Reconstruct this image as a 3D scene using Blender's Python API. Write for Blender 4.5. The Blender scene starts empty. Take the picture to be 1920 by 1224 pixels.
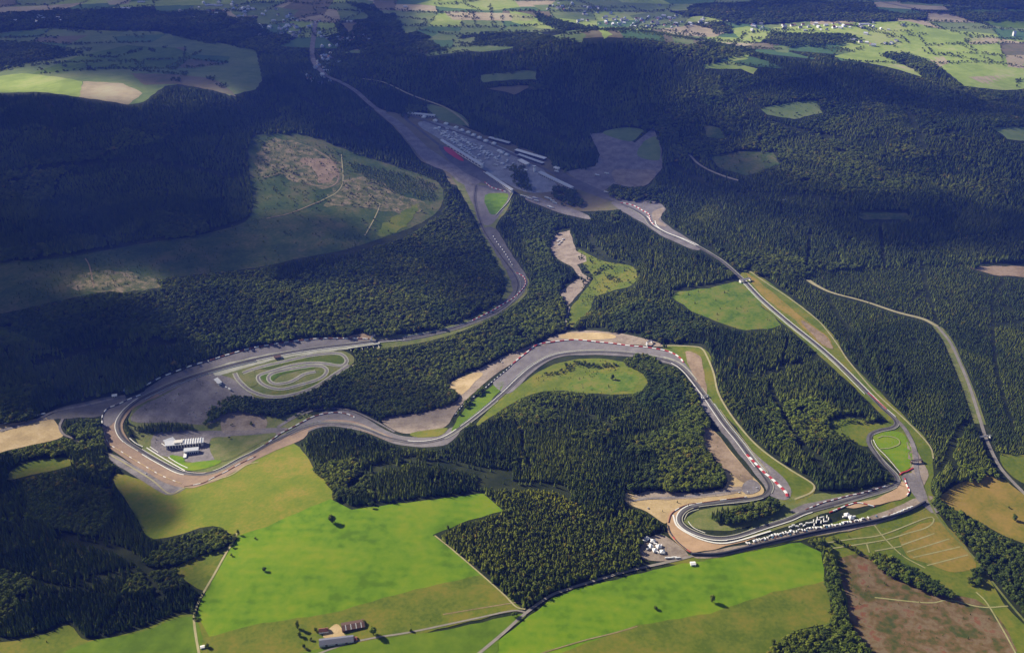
import bpy, bmesh, math, random
import numpy as np
from mathutils import Vector, Matrix
from mathutils.geometry import delaunay_2d_cdt
random.seed(7); RNG = np.random.default_rng(7)
S = bpy.context.scene
COL = S.collection
R = math.radians

# ------------------------------------------------------------------ camera
HC, TH, FPX = 1635.0, R(29.0), 2059.0          # height, pitch down, focal length in photo pixels (1920 wide)
cd = bpy.data.cameras.new('camera'); cam = bpy.data.objects.new('camera', cd); COL.objects.link(cam)
cam.location = (0, 0, HC); cam.rotation_euler = (R(90) - TH, 0, 0)
cd.sensor_width = 36; cd.lens = 36 * FPX / 1920; cd.clip_start = 1; cd.clip_end = 60000
S.camera = cam

# ------------------------------------------------------------------ light
SUN_EL, SUN_SIDE = R(29), R(30)                # sun from the left, a little beyond the scene
SD = Vector((-math.cos(SUN_SIDE) * math.cos(SUN_EL), math.sin(SUN_SIDE) * math.cos(SUN_EL), math.sin(SUN_EL)))
w = bpy.data.worlds.new('World'); S.world = w; w.use_nodes = True
nt = w.node_tree; nt.nodes.clear()
sky = nt.nodes.new('ShaderNodeTexSky'); sky.sky_type = 'NISHITA'; sky.sun_disc = False
sky.sun_elevation = SUN_EL; sky.sun_rotation = math.atan2(SD.x, SD.y); sky.altitude = 800
sky.air_density = 1.0; sky.dust_density = 0.4; sky.ozone_density = 1.2
bg = nt.nodes.new('ShaderNodeBackground'); bg.inputs[1].default_value = 0.06
wo = nt.nodes.new('ShaderNodeOutputWorld')
nt.links.new(sky.outputs[0], bg.inputs[0]); nt.links.new(bg.outputs[0], wo.inputs[0])
sl = bpy.data.lights.new('sun', 'SUN'); sl.energy = 5.0; sl.angle = R(0.5); sl.color = (1.0, 0.91, 0.75)
so = bpy.data.objects.new('sun', sl); COL.objects.link(so); so.location = (-2000, 2500, 2600)
so.rotation_euler = SD.to_track_quat('Z', 'Y').to_euler()
S.view_settings.view_transform = 'Standard'; S.view_settings.look = 'None'
S.view_settings.exposure = 1.22; S.view_settings.gamma = 1.0
S.render.engine = 'CYCLES'
cy = S.cycles
cy.max_bounces = 4; cy.diffuse_bounces = 2; cy.glossy_bounces = 1; cy.transmission_bounces = 1
cy.volume_bounces = 0; cy.transparent_max_bounces = 8; cy.use_denoising = True
cy.sample_clamp_indirect = 4

# ------------------------------------------------------------------ terrain height and pixel <-> world
CT, ST = math.cos(TH), math.sin(TH)
def flat(px, py):
    dx = (px - 960) / FPX; dy = -(py - 612) / FPX
    ry = CT + dy * ST; rz = -ST + dy * CT; t = HC / -rz
    return dx * t, ry * t
HILLS = [  # photo px of the middle (on the flat), height, spread x, spread y (m)
    (200, 240, 150, 900, 620), (1130, 165, 230, 480, 420), (1650, 260, 100, 800, 700), (1520, 190, 55, 260, 220), (1850, 320, 75, 240, 240), (1650, 400, 30, 260, 150), (1430, 250, 40, 180, 160), (1330, 330, -40, 200, 300), (1500, 640, 45, 420, 520),
    (760, 700, -60, 430, 260), (900, 420, -75, 300, 420), (800, 250, -45, 300, 500), (250, 760, -50, 350, 260), (1090, 560, -35, 160, 320),
    (1100, 850, 25, 330, 250), (600, 1080, 18, 350, 200), (60, 1050, -30, 350, 300), (600, 60, 60, 1100, 900), (1700, 70, 80, 1100, 900)]
HILLS = [(*flat(a, b), c, d, e) for a, b, c, d, e in HILLS]
def hgt(x, y):
    x = np.asarray(x, float); y = np.asarray(y, float)
    z = 5 * np.sin(x / 170 + 1.3) * np.cos(y / 210) + 4 * np.sin((x + y) / 260 + .4) + 3 * np.sin((x * .6 - y) / 140)
    for a, b, c, sx, sy in HILLS:
        z = z + c * np.exp(-((x - a) / sx) ** 2 / 2 - ((y - b) / sy) ** 2 / 2)
    return z
def at(px, py):
    px = np.asarray(px, float); py = np.asarray(py, float)
    dx = (px - 960) / FPX; dy = -(py - 612) / FPX
    ry = CT + dy * ST; rz = -ST + dy * CT
    t = HC / -rz
    for _ in range(40):
        t = .3 * t + .7 * (HC - hgt(dx * t, ry * t)) / -rz
    return dx * t, ry * t
def proj(x, y, z):
    d = y * CT - (z - HC) * ST; u = y * ST + (z - HC) * CT
    return 960 + FPX * x / d, 612 - FPX * u / d
def P(px, py, dz=0.0):
    x, y = at(px, py); return Vector((float(x), float(y), float(hgt(x, y)) + dz))

# ------------------------------------------------------------------ materials
def mat(name, cols, scale=.02, rough=.9, detail=6, scale2=None, bump=0, stripes=None, spec=.08):
    """procedural surface: noise between 2-4 colours (world sized)"""
    m = bpy.data.materials.new(name); m.use_nodes = True; t = m.node_tree; n = t.nodes; L = t.links
    b = n['Principled BSDF']; b.inputs['Roughness'].default_value = rough
    b.inputs['Specular IOR Level'].default_value = spec
    tc = n.new('ShaderNodeNewGeometry')
    no = n.new('ShaderNodeTexNoise'); no.inputs['Scale'].default_value = scale; no.inputs['Detail'].default_value = detail
    no.inputs['Roughness'].default_value = .62
    L.new(tc.outputs['Position'], no.inputs['Vector'])
    fac = no.outputs['Fac']
    if scale2:
        n2 = n.new('ShaderNodeTexNoise'); n2.inputs['Scale'].default_value = scale2; n2.inputs['Detail'].default_value = 3
        L.new(tc.outputs['Position'], n2.inputs['Vector'])
        mm = n.new('ShaderNodeMath'); mm.operation = 'MULTIPLY_ADD'; mm.inputs[1].default_value = .45; mm.use_clamp = True
        ms = n.new('ShaderNodeMath'); ms.operation = 'SUBTRACT'; ms.inputs[1].default_value = .5
        L.new(n2.outputs['Fac'], ms.inputs[0]); L.new(ms.outputs[0], mm.inputs[0]); L.new(fac, mm.inputs[2]); fac = mm.outputs[0]
    if stripes:
        ang, wid, amt = stripes
        mp = n.new('ShaderNodeMapping'); mp.inputs['Rotation'].default_value = (0, 0, ang)
        L.new(tc.outputs['Position'], mp.inputs['Vector'])
        wv = n.new('ShaderNodeTexWave'); wv.inputs['Scale'].default_value = .314 / wid; wv.inputs['Distortion'].default_value = 2.5
        wv.inputs['Detail'].default_value = 2; wv.inputs['Detail Scale'].default_value = .3
        L.new(mp.outputs[0], wv.inputs['Vector'])
        ms = n.new('ShaderNodeMath'); ms.operation = 'SUBTRACT'; ms.inputs[1].default_value = .5
        mm = n.new('ShaderNodeMath'); mm.operation = 'MULTIPLY_ADD'; mm.inputs[1].default_value = amt; mm.use_clamp = True
        L.new(wv.outputs['Fac'], ms.inputs[0]); L.new(ms.outputs[0], mm.inputs[0]); L.new(fac, mm.inputs[2]); fac = mm.outputs[0]
    cr = n.new('ShaderNodeValToRGB'); e = cr.color_ramp.elements
    k = len(cols)
    e[0].position = .34; e[1].position = .66
    for i in range(1, k - 1): e.new(.34 + .32 * i / (k - 1))
    for i, c in enumerate(cols): e[i].color = (*c, 1)
    L.new(fac, cr.inputs[0]); L.new(cr.outputs[0], b.inputs['Base Color'])
    return m
def plain(name, c, rough=.6, spec=.3):
    return mat(name, [tuple(v * .88 for v in c), c], .35, rough, 3, spec=spec)
def foliage(name, a, b_, c):
    """leaf colour from a random value per tree and a slow change over the stand"""
    m = bpy.data.materials.new(name); m.use_nodes = True; t = m.node_tree; n = t.nodes; L = t.links
    b = n['Principled BSDF']; b.inputs['Roughness'].default_value = .75; b.inputs['Specular IOR Level'].default_value = .06
    oi = n.new('ShaderNodeObjectInfo'); g = n.new('ShaderNodeNewGeometry')
    no = n.new('ShaderNodeTexNoise'); no.inputs['Scale'].default_value = .006; no.inputs['Detail'].default_value = 3
    L.new(g.outputs['Position'], no.inputs['Vector'])
    r1 = n.new('ShaderNodeValToRGB'); r1.color_ramp.elements[0].color = (*a, 1); r1.color_ramp.elements[1].color = (*b_, 1)
    r1.color_ramp.elements[1].position = .965; e_ = r1.color_ramp.elements.new(.975); e_.color = (b_[0] * 1.3, b_[1] * .9, b_[2], 1)
    L.new(oi.outputs['Random'], r1.inputs[0])
    mx = n.new('ShaderNodeMix'); mx.data_type = 'RGBA'
    mr = n.new('ShaderNodeMapRange'); mr.inputs[1].default_value = .42; mr.inputs[2].default_value = .68; mr.inputs[4].default_value = .75
    L.new(no.outputs['Fac'], mr.inputs[0]); L.new(mr.outputs[0], mx.inputs[0])
    L.new(r1.outputs[0], mx.inputs[6]); mx.inputs[7].default_value = (*c, 1)
    vo = n.new('ShaderNodeTexVoronoi'); vo.inputs['Scale'].default_value = .0052; L.new(g.outputs['Position'], vo.inputs['Vector'])
    sp = n.new('ShaderNodeSeparateColor'); L.new(vo.outputs['Color'], sp.inputs[0])
    m3 = n.new('ShaderNodeMix'); m3.data_type = 'RGBA'; m3.blend_type = 'MULTIPLY'; m3.inputs[0].default_value = 1
    r3 = n.new('ShaderNodeValToRGB'); e3 = r3.color_ramp.elements; e3[0].color = (.62, .70, .8, 1); e3[1].color = (1.55, 1.4, 1.0, 1)
    L.new(sp.outputs[0], r3.inputs[0]); L.new(mx.outputs[2], m3.inputs[6]); L.new(r3.outputs[0], m3.inputs[7])
    L.new(m3.outputs[2], b.inputs['Base Color'])
    return m
M = {}
M['ground'] = mat('forest_floor', [(.010, .018, .006), (.022, .030, .010), (.034, .042, .014)], .02, scale2=.3)
M['meadow'] = mat('meadow_grass', [(.075, .145, .004), (.105, .195, .005), (.135, .215, .007), (.17, .225, .011)], .006, scale2=.05, stripes=(R(97), 26, .05))
#
M['meadow2'] = mat('meadow_grass_dark', [(.065, .115, .006), (.09, .15, .008), (.12, .175, .011)], .006, scale2=.05, stripes=(R(15), 55, .05))
M['olive'] = mat('rough_grass', [(.075, .11, .010), (.115, .14, .014), (.17, .155, .022)], .012, scale2=.12)
M['orange'] = mat('dry_grass', [(.11, .155, .010), (.155, .175, .014), (.22, .185, .03)], .010, scale2=.13)
M['dry'] = mat('dry_meadow', [(.15, .14, .02), (.22, .165, .03), (.28, .185, .045)], .012, scale2=.14)
M['verge'] = mat('verge_grass', [(.10, .13, .03), (.145, .16, .045), (.19, .18, .07)], .03, scale2=.2)
M['verge2'] = mat('worn_grass_path', [(.24, .23, .10), (.33, .31, .16)], .05)
M['sand'] = mat('sand', [(.34, .25, .13), (.42, .31, .16), (.50, .38, .22)], .02, scale2=.2)
M['gravel'] = mat('gravel_trap', [(.36, .24, .14), (.42, .28, .165), (.46, .31, .19)], .03, scale2=.3)
M['grey'] = mat('worn_asphalt', [(.14, .125, .125), (.19, .17, .17), (.25, .225, .22)], .03, scale2=.2)
M['dust'] = mat('dusty_gravel', [(.19, .15, .12), (.26, .21, .165), (.32, .26, .21)], .03, scale2=.2)
M['asphalt'] = mat('track_asphalt', [(.095, .090, .092), (.12, .113, .115), (.15, .142, .14)], .03, scale2=.3)
M['rubbered'] = mat('rubbered_asphalt', [(.040, .038, .040), (.055, .052, .054), (.07, .066, .068)], .05)
M['runoff'] = mat('run_off_asphalt', [(.135, .122, .125), (.165, .150, .153), (.195, .18, .18)], .03, scale2=.3)
M['brown_runoff'] = mat('tan_run_off', [(.22, .155, .115), (.27, .19, .135), (.31, .22, .15)], .02, scale2=.2)
M['paving'] = mat('paddock_paving', [(.20, .20, .22), (.27, .27, .29), (.34, .34, .36)], .03, scale2=.2)
M['road'] = mat('road_asphalt', [(.20, .18, .16), (.27, .24, .21)], .05)
M['path'] = mat('gravel_path', [(.28, .25, .13), (.37, .33, .19)], .05)
M['concrete'] = mat('pale_concrete', [(.30, .30, .22), (.42, .41, .34)], .05)  # also paints the sunlit asphalt left of the viaduct
M['kerb'] = plain('white_kerb_paint', (.72, .70, .64))
M['heath'] = mat('heath', [(.028, .055, .014), (.045, .075, .018), (.07, .088, .026), (.11, .105, .045)], .009, scale2=.1)
M['mottled'] = mat('patchy_felled_ground', [(.05, .07, .02), (.09, .10, .035), (.16, .14, .07), (.26, .20, .13)], .035, scale2=.16)
M['brown'] = mat('cut_heath', [(.050, .066, .014), (.085, .078, .022), (.14, .088, .038), (.17, .13, .075), (.17, .075, .035)], .016, scale2=.07)
M['bare'] = mat('bare_soil', [(.17, .125, .08), (.25, .18, .12), (.31, .23, .16)], .02, scale2=.15)
M['glade'] = mat('clearing_grass', [(.055, .10, .010), (.085, .135, .012), (.12, .15, .018), (.15, .15, .03)], .02, scale2=.12)
M['farfield'] = mat('far_pasture', [(.11, .16, .05), (.15, .20, .06), (.19, .22, .08)], .004, scale2=.03)
M['farbright'] = mat('far_mown_pasture', [(.20, .27, .05), (.27, .34, .07), (.34, .37, .12)], .004, scale2=.03)
M['fargreen'] = mat('far_blue_green_field', [(.06, .12, .045), (.08, .15, .05), (.10, .17, .055)], .004, scale2=.03)
M['fartan'] = mat('far_stubble', [(.30, .25, .15), (.38, .31, .19), (.40, .36, .22)], .004, scale2=.03)
M['fardull'] = mat('far_dull_field', [(.12, .12, .06), (.17, .14, .08), (.19, .17, .10)], .004, scale2=.03)
M['red'] = plain('red_paint', (.42, .04, .04)); M['white'] = plain('white_paint', (.78, .76, .74))
M['redrun'] = plain('red_run_off', (.55, .04, .06)); M['slate'] = plain('slate_roof', (.15, .155, .20))
M['tile'] = plain('red_tiles', (.22, .085, .06)); M['wall'] = plain('render_wall', (.66, .62, .56))
M['wood'] = plain('dark_boards', (.10, .055, .04)); M['glass'] = plain('window_glass', (.05, .06, .08), .15, .6)
M['metal'] = plain('pale_metal_roof', (.52, .53, .56), .45); M['rubber'] = plain('black_rubber', (.02, .02, .02))
M['bark'] = plain('bark', (.10, .075, .05), .9); M['dark'] = plain('dark_cladding', (.045, .045, .055))
M['blue'] = plain('blue_paint', (.06, .22, .42)); M['greypaint'] = plain('silver_paint', (.42, .43, .46), .35)
M['spruce'] = foliage('spruce_needles', (.032, .056, .012), (.092, .124, .024), (.108, .136, .026))
M['larch'] = foliage('larch_needles', (.085, .11, .014), (.16, .18, .024), (.13, .16, .02))
M['leaf'] = foliage('leaves', (.050, .076, .014), (.128, .156, .024), (.098, .142, .021))

# ------------------------------------------------------------------ helpers
def tag(o, label=None, cat=None, group=None, kind=None):
    if label: o['label'] = label
    if cat: o['category'] = cat
    if group: o['group'] = group
    if kind: o['kind'] = kind
    return o
def link(name, me, parent=None, loc=None):
    o = bpy.data.objects.new(name, me); COL.objects.link(o)
    if parent: o.parent = parent
    if loc is not None: o.location = loc
    return o
def mesh(name, verts, faces, mats, fm=None, smooth=False):
    me = bpy.data.meshes.new(name); me.from_pydata(verts, [], faces)
    for m in mats: me.materials.append(m)
    if fm is not None: me.polygons.foreach_set('material_index', np.asarray(fm, np.int32))
    if smooth: me.polygons.foreach_set('use_smooth', np.ones(len(me.polygons), bool))
    me.update(); return me
def catmull(pts, k=6, closed=False):
    p = np.array(pts, float)
    if len(p) < 3: return p
    q = np.vstack([p[-1], p, p[:2]]) if closed else np.vstack([2 * p[0] - p[1], p, 2 * p[-1] - p[-2]])
    out = []
    for i in range(1, len(q) - 2):
        for t in np.arange(0, 1, 1 / k):
            out.append(.5 * (2 * q[i] + (q[i + 1] - q[i - 1]) * t + (2 * q[i - 1] - 5 * q[i] + 4 * q[i + 1] - q[i + 2]) * t * t + (3 * q[i] - 3 * q[i + 1] + q[i + 2] - q[i - 1]) * t ** 3))
    if not closed: out.append(p[-1])
    return np.array(out)
def wpts(pts, smooth=True, k=6, closed=False, step=None):
    x, y = at([p[0] for p in pts], [p[1] for p in pts]); q = np.stack([x, y], 1)
    if smooth: q = catmull(q, k, closed)
    if step:
        if closed: q = np.vstack([q, q[:1]])
        d = np.r_[0, np.cumsum(np.hypot(*np.diff(q, axis=0).T))]
        n = max(2, int(d[-1] / step) + 1); s = np.linspace(0, d[-1], n)
        q = np.stack([np.interp(s, d, q[:, 0]), np.interp(s, d, q[:, 1])], 1)
    return q
OPEN = []      # what stays clear of trees: (photo polygon)
def sheet(name, pts, m, z=.5, smooth=True, clear=True, wob=3.0, jag=0):
    """an area of ground laid on the terrain"""
    q = wpts(pts, smooth, 4, True)
    if clear: OPEN.append(('p', q, 0))
    q = np.vstack([q, q[:1]]); q2 = []
    for a, b in zip(q[:-1], q[1:]):
        n = max(1, int(np.hypot(*(b - a)) / 22))
        for i in range(n): q2.append(a + (b - a) * i / n)
    q = np.array(q2)
    if wob:
        q = q + wob * np.stack([np.sin(q[:, 1] / 13 + q[:, 0] / 29), np.sin(q[:, 0] / 11 + q[:, 1] / 23)], 1) * .5
    lo, hi = q.min(0), q.max(0); area = np.prod(hi - lo)
    s = float(np.clip(math.sqrt(area / 1500), 9, 34))
    gx, gy = np.meshgrid(np.arange(lo[0], hi[0], s), np.arange(lo[1], hi[1], s))
    g = np.stack([gx.ravel(), gy.ravel()], 1); ins = inside(g, q); g = g[ins]
    V = [Vector((float(a), float(b))) for a, b in np.vstack([q, g])]
    n = len(q)
    v, e, f, *_ = delaunay_2d_cdt(V, [], [list(range(n))], 1, 1e-3)
    vx = np.array([[p.x, p.y] for p in v]); zz = hgt(vx[:, 0], vx[:, 1]) + z
    me = mesh(name, [(a, b, c) for (a, b), c in zip(vx.tolist(), zz.tolist())], [tuple(t) for t in f], [m], smooth=True)
    o = link(name, me); o['kind'] = 'structure'
    if me.polygons and me.polygons[0].normal.z < 0: me.flip_normals()
    return o
def inside(g, q):
    x, y = g[:, 0], g[:, 1]; c = np.zeros(len(g), bool)
    a = q; b = np.roll(q, -1, 0)
    for (x1, y1), (x2, y2) in zip(a, b):
        if y1 == y2: continue
        k = ((y1 > y) != (y2 > y)) & (x < (x2 - x1) * (y - y1) / (y2 - y1) + x1)
        c ^= k
    return c
def offset(q, d, closed=False):
    t = np.gradient(q, axis=0)
    if closed: t = (np.roll(q, -1, 0) - np.roll(q, 1, 0))
    t /= np.maximum(np.hypot(t[:, 0], t[:, 1]), 1e-6)[:, None]
    return q + np.stack([-t[:, 1], t[:, 0]], 1) * np.reshape(d, (-1, 1))
def ribbon(name, pts, width, m, z=1.0, off=0.0, smooth=True, closed=False, clear=True, margin=1.5, q=None, kind='structure'):
    if q is None: q = wpts(pts, smooth, 6, closed, 9)
    if clear: OPEN.append(('w', q, float(np.mean(width)) / 2 + abs(off) + margin))
    wv = np.interp(np.linspace(0, 1, len(q)), np.linspace(0, 1, len(width)), width) if isinstance(width, (list, tuple)) else np.full(len(q), width)
    cols = [offset(q, off + wv * s / 2, closed) for s in (-1, -.33, .33, 1)]
    n = len(q); V = []; F = []
    for c in cols:
        zz = hgt(c[:, 0], c[:, 1]) + z; V += [tuple(v) for v in np.column_stack([c, zz]).tolist()]
    N = n if False else n - 1
    for j in range(3):
        for i in range(N): F.append((j * n + i, j * n + i + 1, (j + 1) * n + i + 1, (j + 1) * n + i))
    me = mesh(name, V, F, [m], smooth=True)
    if me.polygons[0].normal.z < 0: me.flip_normals()
    o = link(name, me)
    if kind: o['kind'] = kind
    return o
def barrier(pts, label, seg=20, wid=2.6, h=1.6, mats=('red', 'white'), duty=.5, name='tyre_barrier', cat='barrier', group='red and white barriers round the circuit', gap=False, smooth=True, base=1.0):
    """a low wall of alternating coloured blocks, following the ground"""
    q = wpts(pts, smooth, 6, False, 2.0); d = np.r_[0, np.cumsum(np.hypot(*np.diff(q, axis=0).T))]
    A = offset(q, wid / 2); B = offset(q, -wid / 2); V = []; F = []; FM = []
    zz = hgt(q[:, 0], q[:, 1]) + base
    for i in range(len(q)):
        z0 = zz[i] - 1.2; z1 = zz[i] + h
        V += [(*A[i], z0), (*A[i], z1 - .15), (*(A[i] * .9 + B[i] * .1), z1), (*(A[i] * .1 + B[i] * .9), z1), (*B[i], z1 - .15), (*B[i], z0)]
    for i in range(len(q) - 1):
        k = 1 if (d[i] % seg) > seg * (1 - duty) else 0
        for j in range(5):
            F.append((i * 6 + j, i * 6 + j + 1, i * 6 + 7 + j, i * 6 + 6 + j)); FM.append(k)
    F.append((0, 1, 2, 3, 4, 5)); FM.append(0); e = (len(q) - 1) * 6
    F.append((e + 5, e + 4, e + 3, e + 2, e + 1, e)); FM.append(1)
    me = mesh(name, V, F, [M[a] for a in mats], FM)
    bm = bmesh.new(); bm.from_mesh(me); bmesh.ops.recalc_face_normals(bm, faces=bm.faces); bm.to_mesh(me); bm.free()
    o = link(name, me); return tag(o, label, cat, group)
class MB:
    def __init__(s): s.v = []; s.f = []; s.m = []; s.mats = []
    def mi(s, m):
        if m not in s.mats: s.mats.append(m)
        return s.mats.index(m)
    def add(s, V, F, m):
        b = len(s.v); s.v += [tuple(x) for x in V]; s.f += [tuple(b + i for i in f) for f in F]; s.m += [s.mi(m)] * len(F)
    def box(s, x0, x1, y0, y1, z0, z1, m, taper=0):
        t = taper
        s.add([(x0, y0, z0), (x1, y0, z0), (x1, y1, z0), (x0, y1, z0), (x0 + t, y0 + t, z1), (x1 - t, y0 + t, z1), (x1 - t, y1 - t, z1), (x0 + t, y1 - t, z1)],
              [(3, 2, 1, 0), (4, 5, 6, 7), (0, 1, 5, 4), (1, 2, 6, 5), (2, 3, 7, 6), (3, 0, 4, 7)], m)
    def gable(s, x0, x1, y0, y1, z0, z1, m, mg=None, ov=.5):
        ym = (y0 + y1) / 2; th = .25
        s.add([(x0, y0, z0), (x1, y0, z0), (x1, ym, z1), (x0, ym, z1), (x0, y1, z0), (x1, y1, z0),
               (x0, y0, z0 - th), (x1, y0, z0 - th), (x1, ym, z1 - th), (x0, ym, z1 - th), (x0, y1, z0 - th), (x1, y1, z0 - th)],
              [(0, 1, 2, 3), (3, 2, 5, 4), (7, 6, 9, 8), (8, 9, 10, 11), (0, 6, 7, 1), (4, 5, 11, 10), (1, 7, 8, 2), (2, 8, 11, 5), (0, 3, 9, 6), (3, 4, 10, 9)], m)
        if mg:
            a = ov
            s.add([(x0 + a, y0 + a, z0 - th), (x0 + a, ym, z1 - th - .01), (x0 + a, y1 - a, z0 - th), (x1 - a, y0 + a, z0 - th), (x1 - a, ym, z1 - th - .01), (x1 - a, y1 - a, z0 - th)],
                  [(0, 1, 2), (5, 4, 3)], mg)
    def cyl(s, p0, p1, r0, r1, m, n=8):
        p0 = Vector(p0); p1 = Vector(p1); q = (p1 - p0).to_track_quat('Z', 'Y'); V = []
        for p, r in ((p0, r0), (p1, r1)):
            for i in range(n):
                a = 2 * math.pi * i / n; V.append(p + q @ Vector((r * math.cos(a), r * math.sin(a), 0)))
        F = [(i, (i + 1) % n, n + (i + 1) % n, n + i) for i in range(n)] + [tuple(range(n - 1, -1, -1)), tuple(range(n, 2 * n))]
        s.add(V, F, m)
    def me(s, name): return mesh(name, s.v, s.f, s.mats, s.m)
    def build(s, name, parent=None, loc=None): return link(name, s.me(name), parent, loc)
def empty(name, loc, rz=0, label=None, cat=None, group=None):
    o = link(name, None, None, loc); o.rotation_euler = (0, 0, rz); return tag(o, label, cat, group)
def copy_tree(o, loc=None, rz=None, label=None):
    c = o.copy(); COL.objects.link(c)
    if loc is not None: c.location = loc
    if rz is not None: c.rotation_euler = (0, 0, rz)
    if label: c['label'] = label
    for ch in list(o.children):
        d = ch.copy(); COL.objects.link(d); d.parent = c
    return c

#PART2
# ------------------------------------------------------------------ the ground sheet
def axis(bps):
    out = [bps[0][0]]
    for (a, b, s) in bps:
        n = max(1, round((b - a) / s)); out += list(np.linspace(a, b, n + 1)[1:])
    return np.array(out)
gx = axis([(-16000, -5000, 500), (-5000, -2400, 60), (-2400, 2400, 18), (2400, 5000, 60), (5000, 16000, 500)])
gy = axis([(-1500, 900, 120), (900, 4600, 17), (4600, 9000, 45), (9000, 30000, 600)])
X, Y = np.meshgrid(gx, gy); Z = hgt(X, Y); nx, ny = len(gx), len(gy)
V = np.column_stack([X.ravel(), Y.ravel(), Z.ravel()])
i, j = np.meshgrid(np.arange(nx - 1), np.arange(ny - 1)); a = (j * nx + i).ravel()
me = mesh('ground', V.tolist(), np.stack([a, a + 1, a + nx + 1, a + nx], 1).tolist(), [M['ground']], smooth=True)
link('ground', me)['kind'] = 'structure'

# ------------------------------------------------------------------ fields and open ground (photo pixels, laid on the terrain)
def mead(pts, m='meadow', z=.5, name='meadow', **k): return sheet(name, pts, M[m], z, **k)
mead([(450,1003),(500,987),(560,960),(618,936),(660,955),(905,925),(945,957),(880,975),(812,1002),(900,1075),(978,1142),(800,1185),(660,1215),(600,1240),(365,1240),(360,1180),(380,1120),(415,1050)], smooth=False)
mead([(365,1240),(384,1196),(470,1172),(620,1150),(760,1110),(900,1078),(930,1100),(978,1142),(800,1185),(660,1212),(600,1240)], 'olive', .9, smooth=False)
mead([(480,1240),(560,1224),(700,1200),(840,1180),(985,1150),(940,1190),(885,1240)], 'meadow2', 1.0)
mead([(885,1240),(1035,1122),(1080,1104),(1260,1060),(1345,1046),(1500,1016),(1540,1035),(1548,1100),(1565,1165),(1480,1185),(1440,1240)], smooth=False)
mead([(1010,1240),(1100,1205),(1195,1172),(1330,1150),(1450,1110),(1546,1090),(1565,1165),(1480,1185),(1440,1240)], 'olive', .8, smooth=False)
mead([(215,888),(330,915),(400,898),(480,856),(550,832),(590,880),(625,935),(550,974),(454,1010),(400,985),(290,1010),(250,960)], 'orange', .45)
mead([(330,1065),(425,1025),(432,1020),(405,1065),(385,1108)], 'olive', .7)
mead([(-60,1215),(60,1195),(130,1172),(165,1200),(260,1182),(358,1152),(364,1240),(-60,1240)], 'olive', .6)
mead([(160,1205),(260,1186),(358,1156),(362,1240),(120,1240)], 'meadow2', .9)
mead([(20,885),(50,868),(115,858),(135,872),(60,890),(15,900)], 'olive')
mead([(-60,812),(60,787),(95,784),(110,800),(115,820),(60,834),(-60,856)], 'sand', .6, name='sandy_car_park')
# corner at the lower left, the service area and the car parks inside it
mead([(300,738),(262,752),(240,785),(245,805),(262,836),(300,862),(345,880),(400,884),(470,856),(540,815),(600,800),(575,775),(500,778),(470,745),(430,700),(390,695)], 'verge', .5, name='verge')
mead([(268,760),(300,745),(350,718),(395,702),(432,708),(455,728),(475,748),(430,775),(392,795),(320,792),(245,790)], 'grey', .9, name='car_park')
mead([(420,775),(470,765),(495,780),(500,800),(480,815),(420,812)], 'dust', .9, name='car_park')
mead([(300,808),(395,808),(520,802),(540,808),(480,822),(395,822),(400,870),(340,862),(285,845)], 'grey', .9, name='service_yard')
mead([(318,855),(345,857),(352,868),(404,862),(412,868),(380,880),(345,880)], 'meadow', 1.2, name='lawn')
mead([(405,825),(470,815),(520,812),(480,835),(430,862),(405,862)], 'verge', 1.2, name='lawn')
mead([(205,850),(245,868),(300,893),(335,903),(350,912),(325,927),(295,920),(245,887),(212,868)], 'grey', .7, name='service_yard')
mead([(275,734),(238,748),(208,762),(194,782),(192,800),(200,835),(240,864),(280,888),(312,906),(345,915),(380,910),(430,890),(500,852),(570,822),(566,806),(480,848),(420,876),(380,886),(335,880),(285,858),(248,832),(232,808),(236,782),(262,758),(300,742)], 'brown_runoff', 1.0, name='run_off')
mead([(275,734),(238,748),(208,762),(194,782),(192,800),(205,800),(222,785),(245,765),(290,742)], 'runoff', 1.2, name='run_off')
mead([(0,805),(95,778),(110,765),(215,742),(235,748),(205,764),(190,780),(150,783),(120,785),(60,792),(0,812)], 'asphalt', .6, name='road')
# kart track
mead([(405,700),(440,690),(480,675),(560,668),(640,658),(664,672),(655,688),(630,700),(600,720),(560,738),(510,748),(470,742),(425,720)], 'verge', .8, name='kart_track')
mead([(478,690),(520,680),(560,673),(600,669),(640,666),(648,678),(632,684),(590,678),(550,680),(500,692)], 'olive', 1.3, name='infield')
mead([(490,700),(530,690),(570,684),(590,690),(560,695),(530,702),(505,718),(492,712)], 'meadow2', 1.3, name='infield')
mead([(510,735),(560,730),(600,712),(614,696),(618,702),(600,722),(560,737),(520,742)], 'olive', 1.3, name='infield')
mead([(455,695),(475,690),(478,705),(482,720),(470,725),(455,712)], 'verge', 1.3, name='infield')
for pts, wd in (([(455,700),(483,690),(533,678),(583,667),(633,663),(650,675),(640,686),(600,681),(560,683),(510,696),(484,706),(494,722),(525,730),(558,723),(600,710),(613,695),(598,686),(560,690),(515,699),(503,710),(515,720),(545,716),(570,702),(592,697)], 6),
                ([(440,700),(448,714),(470,733),(505,744),(545,741),(590,726),(628,702),(655,685)], 8)):
    ribbon('kart_track_edge', pts, wd + 7, M['concrete'], 1.45, clear=False); ribbon('kart_track', pts, wd, M['grey'], 1.7, clear=False)
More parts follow.
